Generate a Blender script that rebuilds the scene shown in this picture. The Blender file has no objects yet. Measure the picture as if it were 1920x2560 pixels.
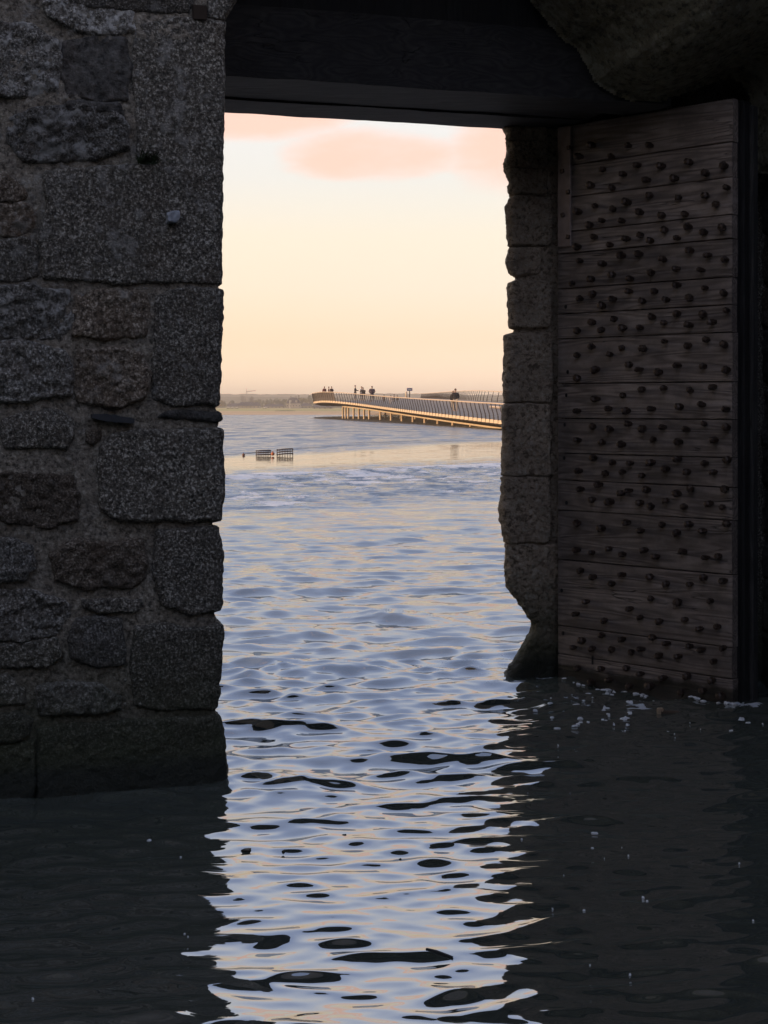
import bpy, bmesh, math, random
import numpy as np
from mathutils import Vector, Matrix
R = math.radians
random.seed(7)
rng = np.random.default_rng(11)
scene = bpy.context.scene
COL = scene.collection

# ------------------------------------------------------------------ camera, sky, sun, exposure
F, HOR, EYE = 3700.0, 1018.0, 1.6
cam_d = bpy.data.cameras.new('camera')
cam_d.sensor_fit = 'VERTICAL'; cam_d.sensor_height = 36.0; cam_d.sensor_width = 27.0
cam_d.lens = 36.0 * F / 2560.0
cam_d.shift_y = -(1280.0 - HOR) / 2560.0
cam_d.clip_start = 0.1; cam_d.clip_end = 20000
cam = bpy.data.objects.new('camera', cam_d); COL.objects.link(cam)
cam.location = (0, 0, EYE); cam.rotation_euler = (R(90), 0, 0)
scene.camera = cam

SUN_AZ, SUN_EL = 104.0, 8.0            # degrees to the left of the view axis, above the horizon
sd = Vector((-math.sin(R(SUN_AZ)) * math.cos(R(SUN_EL)), math.cos(R(SUN_AZ)) * math.cos(R(SUN_EL)), math.sin(R(SUN_EL))))
sl = bpy.data.lights.new('sun', 'SUN'); sl.energy = 4.6; sl.angle = R(0.5); sl.color = (1.0, 0.66, 0.36)
so = bpy.data.objects.new('sun', sl); COL.objects.link(so)
so.rotation_euler = sd.to_track_quat('Z', 'Y').to_euler()

scene.view_settings.view_transform = 'Standard'; scene.view_settings.look = 'None'
scene.view_settings.exposure = 0.12; scene.view_settings.gamma = 1.0
scene.view_settings.use_curve_mapping = False
scene.cycles.use_denoising = True
scene.cycles.max_bounces = 6; scene.cycles.volume_bounces = 0
scene.cycles.caustics_reflective = False; scene.cycles.caustics_refractive = False

def lin(c):
    return tuple((v / 255.0) / 12.92 if v <= 10 else (((v / 255.0) + 0.055) / 1.055) ** 2.4 for v in c)

def N(nt, typ, **kw):
    n = nt.nodes.new(typ)
    for k, v in kw.items():
        if k == 'ins':
            for kk, vv in v.items():
                if hasattr(vv, 'is_output') or isinstance(vv, bpy.types.NodeSocket): nt.links.new(vv, n.inputs[kk])
                else: n.inputs[kk].default_value = vv
        else: setattr(n, k, v)
    return n
def ramp(nt, fac, stops, interp='LINEAR'):
    n = nt.nodes.new('ShaderNodeValToRGB'); n.color_ramp.interpolation = interp
    els = n.color_ramp.elements
    while len(els) > 1: els.remove(els[-1])
    els[0].position = stops[0][0]; els[0].color = (*stops[0][1], 1)
    for p, c in stops[1:]:
        e = els.new(p); e.color = (*c, 1)
    nt.links.new(fac, n.inputs[0]); return n.outputs[0]
def mathn(nt, op, a, b=None, c=None, clamp=False):
    n = nt.nodes.new('ShaderNodeMath'); n.operation = op; n.use_clamp = clamp
    for i, v in enumerate((a, b, c)):
        if v is None: continue
        if isinstance(v, bpy.types.NodeSocket): nt.links.new(v, n.inputs[i])
        else: n.inputs[i].default_value = v
    return n.outputs[0]
def mix(nt, fac, a, b, mode='MIX'):
    n = nt.nodes.new('ShaderNodeMix'); n.data_type = 'RGBA'; n.blend_type = mode
    for k, v in ((0, fac), (6, a), (7, b)):
        if isinstance(v, bpy.types.NodeSocket): nt.links.new(v, n.inputs[k])
        else: n.inputs[k].default_value = v if k == 0 else (*v[:3], 1)
    return n.outputs[2]
def maprange(nt, v, a, b, c, d, smooth=False):
    n = nt.nodes.new('ShaderNodeMapRange'); n.clamp = True
    if smooth: n.interpolation_type = 'SMOOTHSTEP'
    nt.links.new(v, n.inputs[0])
    for i, x in enumerate((a, b, c, d)): n.inputs[i + 1].default_value = x
    return n.outputs[0]

world = bpy.data.worlds.new('World'); scene.world = world; world.use_nodes = True
wt = world.node_tree; wt.nodes.clear()
tc = N(wt, 'ShaderNodeTexCoord')
sep = N(wt, 'ShaderNodeSeparateXYZ', ins={0: tc.outputs['Generated']})
el = mathn(wt, 'MULTIPLY', mathn(wt, 'ARCSINE', mathn(wt, 'MAXIMUM', sep.outputs[2], 0.0)), 57.29578 / 90.0)
def e(deg): return deg / 90.0
sea = ramp(wt, el, [(e(0), tuple(c * 1.75 for c in lin((238, 208, 180)))), (e(1.2), tuple(c * 1.4 for c in lin((240, 212, 184)))), (e(2.6), tuple(c * 1.12 for c in lin((246, 218, 188)))), (e(4.6), lin((249, 232, 210))),
                    (e(6.6), lin((244, 233, 213))), (e(8.8), lin((234, 231, 224))), (e(12), lin((232, 232, 232))), (e(16), lin((222, 226, 236))),
                    (e(23), lin((204, 214, 236))), (e(36), lin((160, 176, 212))), (e(60), lin((128, 142, 174))), (e(90), lin((116, 130, 160)))])
inland = ramp(wt, el, [(e(0), lin((168, 160, 170))), (e(8), lin((176, 178, 196))), (e(20), lin((160, 170, 195))),
                       (e(36), lin((150, 163, 195))), (e(60), lin((128, 142, 174))), (e(90), lin((116, 130, 160)))])
skyc = mix(wt, maprange(wt, sep.outputs[1], -0.5, 0.6, 0, 1, True), inland, sea)
sund = N(wt, 'ShaderNodeVectorMath', operation='DOT_PRODUCT', ins={0: tc.outputs['Generated'], 1: tuple(sd)})
glow = mathn(wt, 'POWER', maprange(wt, sund.outputs['Value'], 0.0, 1.0, 0, 1), 4.0)
skyc = mix(wt, mathn(wt, 'MULTIPLY', glow, 0.8), skyc, lin((255, 226, 170)))
warm = maprange(wt, sep.outputs[0], -0.16, 0.1, 0.25, 0.0, True)
lowb = maprange(wt, el, e(1), e(10), 1, 0, True)
skyc = mix(wt, mathn(wt, 'MULTIPLY', warm, lowb), skyc, lin((255, 226, 178)))
# pink evening clouds in soft flat banks
mp = N(wt, 'ShaderNodeMapping', ins={0: tc.outputs['Generated'], 'Scale': (7.0, 7.0, 22.0), 'Location': (0.55, 0.0, 0.42)})
cn = N(wt, 'ShaderNodeTexNoise', ins={'Vector': mp.outputs[0], 'Scale': 1.0, 'Detail': 6.0, 'Roughness': 0.55})
gx = mathn(wt, 'DIVIDE', sep.outputs[0], mathn(wt, 'MAXIMUM', sep.outputs[1], 0.05)); gz = mathn(wt, 'DIVIDE', sep.outputs[2], mathn(wt, 'MAXIMUM', sep.outputs[1], 0.05))
def bank(x0, z0, rx, rz):
    a = mathn(wt, 'POWER', mathn(wt, 'DIVIDE', mathn(wt, 'SUBTRACT', gx, x0), rx), 2.0); b_ = mathn(wt, 'POWER', mathn(wt, 'DIVIDE', mathn(wt, 'SUBTRACT', gz, z0), rz), 2.0)
    return mathn(wt, 'SUBTRACT', 1.0, mathn(wt, 'ADD', a, b_), clamp=False)
bk = bank(-0.005, 0.172, 0.070, 0.020)
for q in ((0.085, 0.176, 0.050, 0.036), (-0.085, 0.200, 0.075, 0.022), (0.02, 0.225, 0.09, 0.025), (0.16, 0.19, 0.06, 0.04), (-0.25, 0.22, 0.12, 0.03), (0.3, 0.22, 0.14, 0.04)):
    bk = mathn(wt, 'MAXIMUM', bk, bank(*q))
bk = mathn(wt, 'MAXIMUM', bk, -0.6)
cm = maprange(wt, mathn(wt, 'ADD', bk, mathn(wt, 'MULTIPLY', mathn(wt, 'SUBTRACT', cn.outputs[0], 0.5), 3.2)), -0.25, 0.9, 0, 1, True)
cband = mathn(wt, 'MULTIPLY', maprange(wt, el, e(7.6), e(9.0), 0, 1, True), maprange(wt, sep.outputs[1], 0.1, 0.4, 0.3, 1.0, True))
skyc = mix(wt, mathn(wt, 'MULTIPLY', mathn(wt, 'MULTIPLY', cm, cband), 0.9), skyc, lin((255, 208, 188)))
nis = N(wt, 'ShaderNodeTexSky', sky_type='NISHITA', sun_disc=False, sun_elevation=R(SUN_EL), sun_rotation=R(-SUN_AZ))
sc_ = N(wt, 'ShaderNodeVectorMath', operation='SCALE', ins={0: skyc, 'Scale': 10.8})
tot = N(wt, 'ShaderNodeVectorMath', operation='ADD', ins={0: sc_.outputs[0]})
ns_ = N(wt, 'ShaderNodeVectorMath', operation='SCALE', ins={0: nis.outputs[0], 'Scale': 0.03})
wt.links.new(ns_.outputs[0], tot.inputs[1])
bg = N(wt, 'ShaderNodeBackground', ins={0: tot.outputs[0], 1: 0.1})
wo = N(wt, 'ShaderNodeOutputWorld', ins={0: bg.outputs[0]})

# ------------------------------------------------------------------ helpers
TH = R(16.8)
U = np.array([math.cos(TH), math.sin(TH)]); NN = np.array([-math.sin(TH), math.cos(TH)])   # gate axes: along the wall, out to sea
def W(s, t, z):
    """gate frame (s along the wall, t out to sea) to world"""
    s = np.asarray(s, float); t = np.asarray(t, float); z = np.asarray(z, float) + 0 * s
    return np.stack([s * U[0] + t * NN[0], s * U[1] + t * NN[1], z], -1)
def on_wall(px, py, T):
    """point of the wall plane t=T (used once, when the shapes were measured)"""
    dx = (px - 960) / F; dz = -(py - HOR) / F
    lam = T / (dx * NN[0] + NN[1])
    return lam * (dx * U[0] + U[1]), EYE + lam * dz
def at(px, py, d):
    return Vector(((px - 960) / F * d, d, EYE - (py - HOR) / F * d))

def _hash(ix, iy, iz, seed):
    h = (ix * 374761393 + iy * 668265263 + iz * 2147483647 + seed * 1274126177) & 0xffffffff
    h = ((h ^ (h >> 13)) * 1274126177) & 0xffffffff
    h = (h ^ (h >> 16)) & 0xffffffff
    h = ((h ^ (h >> 15)) * 2246822519) & 0xffffffff
    return ((h ^ (h >> 13)) & 0xffff) / 65535.0 * 2 - 1
def vnoise(x, y, z=0.0, seed=0):
    x = np.asarray(x, float); y = np.asarray(y, float) + 0 * x; z = np.asarray(z, float) + 0 * x
    ix = np.floor(x).astype(np.int64); iy = np.floor(y).astype(np.int64); iz = np.floor(z).astype(np.int64)
    fx, fy, fz = x - ix, y - iy, z - iz
    fx, fy, fz = [f * f * f * (f * (f * 6 - 15) + 10) for f in (fx, fy, fz)]
    out = 0
    for a in (0, 1):
        for b in (0, 1):
            for c in (0, 1):
                w = (fx if a else 1 - fx) * (fy if b else 1 - fy) * (fz if c else 1 - fz)
                out = out + w * _hash(ix + a, iy + b, iz + c, seed)
    return out
def fbm(x, y, z=0.0, oct=4, seed=0, gain=0.5):
    a, tot, s = 1.0, 0, 0
    for k in range(oct):
        tot = tot + a * vnoise(x * 2 ** k, y * 2 ** k, np.asarray(z) * 2 ** k, seed + k * 17); s += a; a *= gain
    return tot / s
def sstep(x): x = np.clip(x, 0, 1); return x * x * (3 - 2 * x)

def tag(o, label=None, cat=None, group=None, kind=None):
    if label: o['label'] = label
    if cat: o['category'] = cat
    if group: o['group'] = group
    if kind: o['kind'] = kind
    return o
def empty(name, loc, label, cat, group=None, rz=0.0):
    o = bpy.data.objects.new(name, None); COL.objects.link(o); o.location = loc; o.rotation_euler = (0, 0, rz)
    o.empty_display_size = 0.2
    return tag(o, label, cat, group)
ROOTLOC = {}
def link(name, me, mat=None, parent=None, smooth=False):
    if mat is not None and not me.materials: me.materials.append(mat)
    if smooth: me.shade_smooth()
    o = bpy.data.objects.new(name, me); COL.objects.link(o)
    if parent is not None: o.parent = parent
    return o
def rootof(p):
    v = Vector((0, 0, 0))
    while p is not None: v += p.location; p = p.parent
    return v
def mesh(name, verts, faces, mat=None, parent=None, smooth=False):
    """verts in world coordinates (parents are only moved, never turned)"""
    verts = np.asarray(verts, float).reshape(-1, 3)
    if parent is not None: verts = verts - np.array(rootof(parent))
    me = bpy.data.meshes.new(name)
    if isinstance(faces, np.ndarray) and faces.shape[1] == 4:
        nf = len(faces)
        me.vertices.add(len(verts)); me.vertices.foreach_set('co', verts.ravel())
        me.loops.add(nf * 4); me.loops.foreach_set('vertex_index', faces.ravel().astype(np.int32))
        me.polygons.add(nf); me.polygons.foreach_set('loop_start', np.arange(0, nf * 4, 4, dtype=np.int32))
        me.update(calc_edges=True)
    else:
        me.from_pydata(verts.tolist(), [], [list(map(int, f)) for f in faces]); me.update()
    return link(name, me, mat, parent, smooth)
def bm_mesh(name, bm, mat=None, parent=None, smooth=False):
    me = bpy.data.meshes.new(name); bm.to_mesh(me); bm.free()
    return link(name, me, mat, parent, smooth)
def bm_box(bm, x0, x1, y0, y1, z0, z1, bevel=0.0, mtx=None):
    r = bmesh.ops.create_cube(bm, size=1.0)
    vs = r['verts']
    for v in vs:
        v.co = Vector(((x0 + x1) / 2 + v.co.x * (x1 - x0), (y0 + y1) / 2 + v.co.y * (y1 - y0), (z0 + z1) / 2 + v.co.z * (z1 - z0)))
    if bevel > 0:
        es = list({ed for v in vs for ed in v.link_edges})
        r2 = bmesh.ops.bevel(bm, geom=es, offset=bevel, segments=1, affect='EDGES')
        vs = list({v for f in r2['faces'] for v in f.verts} | set(v for v in vs if v.is_valid))
    if mtx is not None:
        for v in vs: v.co = mtx @ v.co
    return vs
def box_w(name, s0, s1, t0, t1, z0, z1, mat, parent=None, bevel=0.0):
    """box in the gate frame"""
    c = [(s, t, z) for z in (z0, z1) for (s, t) in ((s0, t0), (s1, t0), (s1, t1), (s0, t1))]
    v = [W(*p) for p in c]
    f = [(3, 2, 1, 0), (4, 5, 6, 7), (0, 1, 5, 4), (1, 2, 6, 5), (2, 3, 7, 6), (3, 0, 4, 7)]
    o = mesh(name, v, f, mat, parent)
    if bevel:
        bm = bmesh.new(); bm.from_mesh(o.data)
        bmesh.ops.bevel(bm, geom=bm.edges[:], offset=bevel, segments=2, affect='EDGES'); bm.to_mesh(o.data); bm.free()
    return o
def tube(name, pts, rad, mat, parent=None, n=6, smooth=True):
    pts = [Vector(p) for p in pts]; V = []; Fc = []
    rads = rad if hasattr(rad, '__len__') else [rad] * len(pts)
    for i, p in enumerate(pts):
        d = (pts[min(i + 1, len(pts) - 1)] - pts[max(i - 1, 0)]).normalized()
        a = d.cross(Vector((0, 0, 1)))
        if a.length < 1e-3: a = Vector((1, 0, 0))
        a.normalize(); b = d.cross(a)
        for k in range(n):
            q = 2 * math.pi * k / n
            V.append(p + (a * math.cos(q) + b * math.sin(q)) * rads[i])
    for i in range(len(pts) - 1):
        for k in range(n):
            Fc.append((i * n + k, i * n + (k + 1) % n, (i + 1) * n + (k + 1) % n, (i + 1) * n + k))
    Fc.append(tuple(range(n))[::-1]); Fc.append(tuple(range((len(pts) - 1) * n, len(pts) * n)))
    return mesh(name, [tuple(v) for v in V], Fc, mat, parent, smooth)

# ------------------------------------------------------------------ materials
def material(name):
    m = bpy.data.materials.new(name); m.use_nodes = True
    nt = m.node_tree; nt.nodes.clear()
    p = nt.nodes.new('ShaderNodeBsdfPrincipled'); o = nt.nodes.new('ShaderNodeOutputMaterial')
    nt.links.new(p.outputs[0], o.inputs[0])
    return m, nt, p
def plain(name, col, rough=0.7, metal=0.0, var=0.25, scale=3.0, bump=0.0):
    m, nt, p = material(name)
    t = N(nt, 'ShaderNodeTexCoord')
    n = N(nt, 'ShaderNodeTexNoise', ins={'Vector': t.outputs['Object'], 'Scale': scale, 'Detail': 4.0})
    dark = tuple(c * (1 - var) for c in col); lite = tuple(min(1, c * (1 + var)) for c in col)
    nt.links.new(ramp(nt, n.outputs[0], [(0.3, dark), (0.7, lite)]), p.inputs['Base Color'])
    p.inputs['Roughness'].default_value = rough; p.inputs['Metallic'].default_value = metal
    if bump:
        b = N(nt, 'ShaderNodeBump', ins={'Height': n.outputs[0], 'Strength': 0.6, 'Distance': bump}); nt.links.new(b.outputs[0], p.inputs['Normal'])
    return m
def granite(name, dark, mid, lite, speck=95.0, lichen=0.3, bump=0.008, rough=0.85, tint=0.7, lichcol=(0.66, 0.64, 0.60), rust=0.25):
    m, nt, p = material(name)
    geo = N(nt, 'ShaderNodeNewGeometry'); pos = geo.outputs['Position']
    oi = N(nt, 'ShaderNodeObjectInfo')
    off = N(nt, 'ShaderNodeVectorMath', operation='ADD', ins={0: pos})
    rv = N(nt, 'ShaderNodeVectorMath', operation='SCALE', ins={0: (7.1, 3.3, 5.7)}); nt.links.new(oi.outputs['Random'], rv.inputs['Scale'])
    nt.links.new(rv.outputs[0], off.inputs[1]); v = off.outputs[0]
    n1 = N(nt, 'ShaderNodeTexNoise', ins={'Vector': v, 'Scale': mathn(nt, 'MULTIPLY_ADD', oi.outputs['Random'], speck * -0.55, speck * 1.2), 'Detail': 4.0, 'Roughness': 0.7})
    vo = N(nt, 'ShaderNodeTexVoronoi', ins={'Vector': v, 'Scale': speck * 1.1}); vo.feature = 'F1'
    n2 = N(nt, 'ShaderNodeTexNoise', ins={'Vector': v, 'Scale': 3.5, 'Detail': 6.0, 'Roughness': 0.6})
    n3 = N(nt, 'ShaderNodeTexNoise', ins={'Vector': v, 'Scale': 14.0, 'Detail': 8.0, 'Roughness': 0.7})
    base = ramp(nt, n1.outputs[0], [(0.40, tuple(c * 0.5 for c in dark)), (0.47, mid), (0.54, mid), (0.62, lite)])
    sepc = N(nt, 'ShaderNodeSeparateColor', ins={0: vo.outputs['Color']})
    sp = mathn(nt, 'MULTIPLY', maprange(nt, sepc.outputs[0], 0.80, 0.9, 0, 1), maprange(nt, vo.outputs['Distance'], 0.25, 0.5, 1, 0))
    base = mix(nt, mathn(nt, 'MULTIPLY', sp, mathn(nt, 'MULTIPLY', oi.outputs['Random'], 0.55)), base, tuple(min(1, c * 1.5) for c in lite))
    base = mix(nt, maprange(nt, n2.outputs[0], 0.3, 0.7, 0.0, 0.6), base, tuple(c * 0.5 for c in mid))
    base = mix(nt, mathn(nt, 'MULTIPLY', maprange(nt, N(nt, 'ShaderNodeTexNoise', ins={'Vector': v, 'Scale': 5.0, 'Detail': 5.0}).outputs[0], 0.52, 0.7, 0, 1), rust), base, (0.11, 0.068, 0.04))
    # pale crusts of lichen, commoner high on the wall
    zz = N(nt, 'ShaderNodeSeparateXYZ', ins={0: pos}).outputs[2]
    lm = mathn(nt, 'ADD', n3.outputs[0], maprange(nt, n2.outputs[0], 0.35, 0.75, -0.12, 0.12))
    lm = mathn(nt, 'ADD', lm, maprange(nt, zz, 1.0, 3.2, -0.03, 0.05))
    lf = mathn(nt, 'MULTIPLY', maprange(nt, lm, 0.56, 0.66, 0, 1), lichen)
    lf = mathn(nt, 'MULTIPLY', lf, maprange(nt, zz, 0.5, 1.3, 0.1, 1.0))
    base = mix(nt, lf, base, lichcol)
    # dark green algae in the tide zone
    af = maprange(nt, mathn(nt, 'ADD', zz, mathn(nt, 'MULTIPLY', n2.outputs[0], 0.7)), 0.40, 1.15, 0.88, 0.0, True)
    base = mix(nt, af, base, mix(nt, n1.outputs[0], (0.020, 0.026, 0.010), (0.085, 0.095, 0.045)))
    wet = maprange(nt, mathn(nt, 'ADD', zz, mathn(nt, 'MULTIPLY', n3.outputs[0], 0.1)), 0.13, 0.22, 1.0, 0.0, True)
    base = mix(nt, mathn(nt, 'MULTIPLY', wet, 0.8), base, (0.010, 0.012, 0.008))
    val = mathn(nt, 'ADD', 1.0 - tint * 0.5, mathn(nt, 'MULTIPLY', oi.outputs['Random'], tint))
    hs = N(nt, 'ShaderNodeHueSaturation', ins={'Color': base, 'Value': val, 'Saturation': 1.0})
    nt.links.new(hs.outputs[0], p.inputs['Base Color'])
    nt.links.new(mathn(nt, 'SUBTRACT', rough, mathn(nt, 'MULTIPLY', wet, 0.35)), p.inputs['Roughness'])
    h = mathn(nt, 'ADD', mathn(nt, 'MULTIPLY', n1.outputs[0], 0.8), mathn(nt, 'MULTIPLY', n3.outputs[0], 1.6))
    b = N(nt, 'ShaderNodeBump', ins={'Height': h, 'Strength': 1.0, 'Distance': bump * 1.6}); nt.links.new(b.outputs[0], p.inputs['Normal'])
    return m
M = {}
M['granite'] = granite('grey_granite', (0.045, 0.039, 0.032), (0.160, 0.140, 0.112), (0.72, 0.67, 0.58), lichen=0.25)
M['granite_rust'] = granite('brown_granite', (0.07, 0.052, 0.038), (0.20, 0.155, 0.112), (0.62, 0.54, 0.44), lichen=0.25, rust=0.5)
M['granite_pale'] = granite('pale_lichened_granite', (0.07, 0.063, 0.055), (0.22, 0.20, 0.17), (0.80, 0.77, 0.70), lichen=0.75)
M['schist'] = granite('dark_schist', (0.06, 0.056, 0.050), (0.13, 0.12, 0.108), (0.26, 0.24, 0.22), speck=30, lichen=0.12, bump=0.01)
M['mortar'] = granite('old_lime_mortar', (0.20, 0.17, 0.135), (0.36, 0.31, 0.245), (0.66, 0.59, 0.48), speck=60, lichen=0.35, bump=0.010, tint=0.0)
M['jamb'] = granite('pecked_granite', (0.44, 0.32, 0.22), (0.64, 0.49, 0.36), (0.75, 0.64, 0.52), speck=38, lichen=0.1, bump=0.022, tint=0.3, rust=0.35)
M['vault'] = granite('vault_rubble', (0.17, 0.15, 0.095), (0.38, 0.34, 0.22), (0.62, 0.56, 0.42), speck=22, lichen=0.6, bump=0.04, tint=0.1, lichcol=(0.60, 0.57, 0.42))

def wood(name, c0, c1, c2, axis=0, wet=False, scale=1.0, rough=0.75):
    m, nt, p = material(name)
    t = N(nt, 'ShaderNodeTexCoord'); oi = N(nt, 'ShaderNodeObjectInfo')
    sc = [22.0, 22.0, 22.0]; sc[axis] = 1.6
    off = N(nt, 'ShaderNodeVectorMath', operation='SCALE', ins={0: (3.0, 9.0, 17.0)}); nt.links.new(oi.outputs['Random'], off.inputs['Scale'])
    mp = N(nt, 'ShaderNodeMapping', ins={0: t.outputs['Object'], 'Scale': tuple(s * scale for s in sc)}); nt.links.new(off.outputs[0], mp.inputs['Location'])
    d = N(nt, 'ShaderNodeTexNoise', ins={'Vector': mp.outputs[0], 'Scale': 0.35, 'Detail': 2.0})
    wv = N(nt, 'ShaderNodeTexNoise', ins={'Vector': mp.outputs[0], 'Scale': 1.0, 'Detail': 8.0, 'Roughness': 0.75, 'Distortion': 0.6})
    rg = mathn(nt, 'SINE', mathn(nt, 'MULTIPLY', d.outputs[0], 90.0))
    rings = maprange(nt, rg, -1, 1, 0, 1)
    bl = N(nt, 'ShaderNodeTexNoise', ins={'Vector': t.outputs['Object'], 'Scale': 5.0, 'Detail': 6.0, 'Roughness': 0.65})
    h = mathn(nt, 'ADD', mathn(nt, 'MULTIPLY', wv.outputs[0], 0.75), mathn(nt, 'MULTIPLY', rings, 0.2))
    col = ramp(nt, h, [(0.30, c0), (0.48, c1), (0.72, c2)])
    col = mix(nt, maprange(nt, bl.outputs[0], 0.35, 0.65, 0.75, 0.0), col, tuple(c * 0.42 for c in c1))
    hs = N(nt, 'ShaderNodeHueSaturation', ins={'Color': col, 'Value': mathn(nt, 'ADD', 0.8, mathn(nt, 'MULTIPLY', oi.outputs['Random'], 0.4))})
    col = hs.outputs[0]; rr = mathn(nt, 'ADD', rough, 0.0)
    if wet:
        zz = N(nt, 'ShaderNodeSeparateXYZ', ins={0: N(nt, 'ShaderNodeNewGeometry').outputs['Position']}).outputs[2]
        w = maprange(nt, mathn(nt, 'ADD', zz, mathn(nt, 'MULTIPLY', bl.outputs[0], 0.12)), 0.13, 0.17, 1, 0, True)
        col = mix(nt, mathn(nt, 'MULTIPLY', w, 0.82), col, (0.018, 0.017, 0.010)); rr = mathn(nt, 'SUBTRACT', rough, mathn(nt, 'MULTIPLY', w, 0.45))
    cr = N(nt, 'ShaderNodeTexNoise', ins={'Vector': mp.outputs[0], 'Scale': 0.55, 'Detail': 3.0, 'Roughness': 0.5})
    crack = maprange(nt, mathn(nt, 'ABSOLUTE', mathn(nt, 'SUBTRACT', cr.outputs[0], 0.44)), 0.0, 0.012, 1, 0)
    crack = mathn(nt, 'MULTIPLY', crack, maprange(nt, bl.outputs[0], 0.5, 0.6, 0, 1))
    col = mix(nt, mathn(nt, 'MULTIPLY', crack, 0.8), col, tuple(c * 0.25 for c in c0))
    h = mathn(nt, 'SUBTRACT', h, crack)
    nt.links.new(col, p.inputs['Base Color']); nt.links.new(rr, p.inputs['Roughness'])
    b = N(nt, 'ShaderNodeBump', ins={'Height': h, 'Strength': 0.9, 'Distance': 0.006}); nt.links.new(b.outputs[0], p.inputs['Normal'])
    return m
M['oak'] = wood('weathered_oak', (0.13, 0.10, 0.085), (0.33, 0.262, 0.225), (0.50, 0.41, 0.36), 0, wet=True)
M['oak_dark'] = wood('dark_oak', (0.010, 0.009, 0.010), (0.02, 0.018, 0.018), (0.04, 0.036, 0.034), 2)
M['black_board'] = wood('shade_black_boards', (0.004, 0.004, 0.005), (0.008, 0.008, 0.009), (0.016, 0.015, 0.015), 2)  # black wood, with the shade of the recess put into its tone
M['beam'] = wood('near_black_oak', (0.010, 0.010, 0.011), (0.028, 0.026, 0.026), (0.055, 0.05, 0.048), 0)  # nearly black oak for the lintel beams
M['iron'] = plain('forged_iron', (0.09, 0.062, 0.048), 0.42, 0.6, 0.4, 40, 0.003)
M['iron_strap'] = plain('painted_iron', (0.34, 0.26, 0.23), 0.6, 0.1, 0.2, 20, 0.002)
M['slate'] = plain('slate', (0.035, 0.037, 0.042), 0.6, 0, 0.3, 20, 0.003)

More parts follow.
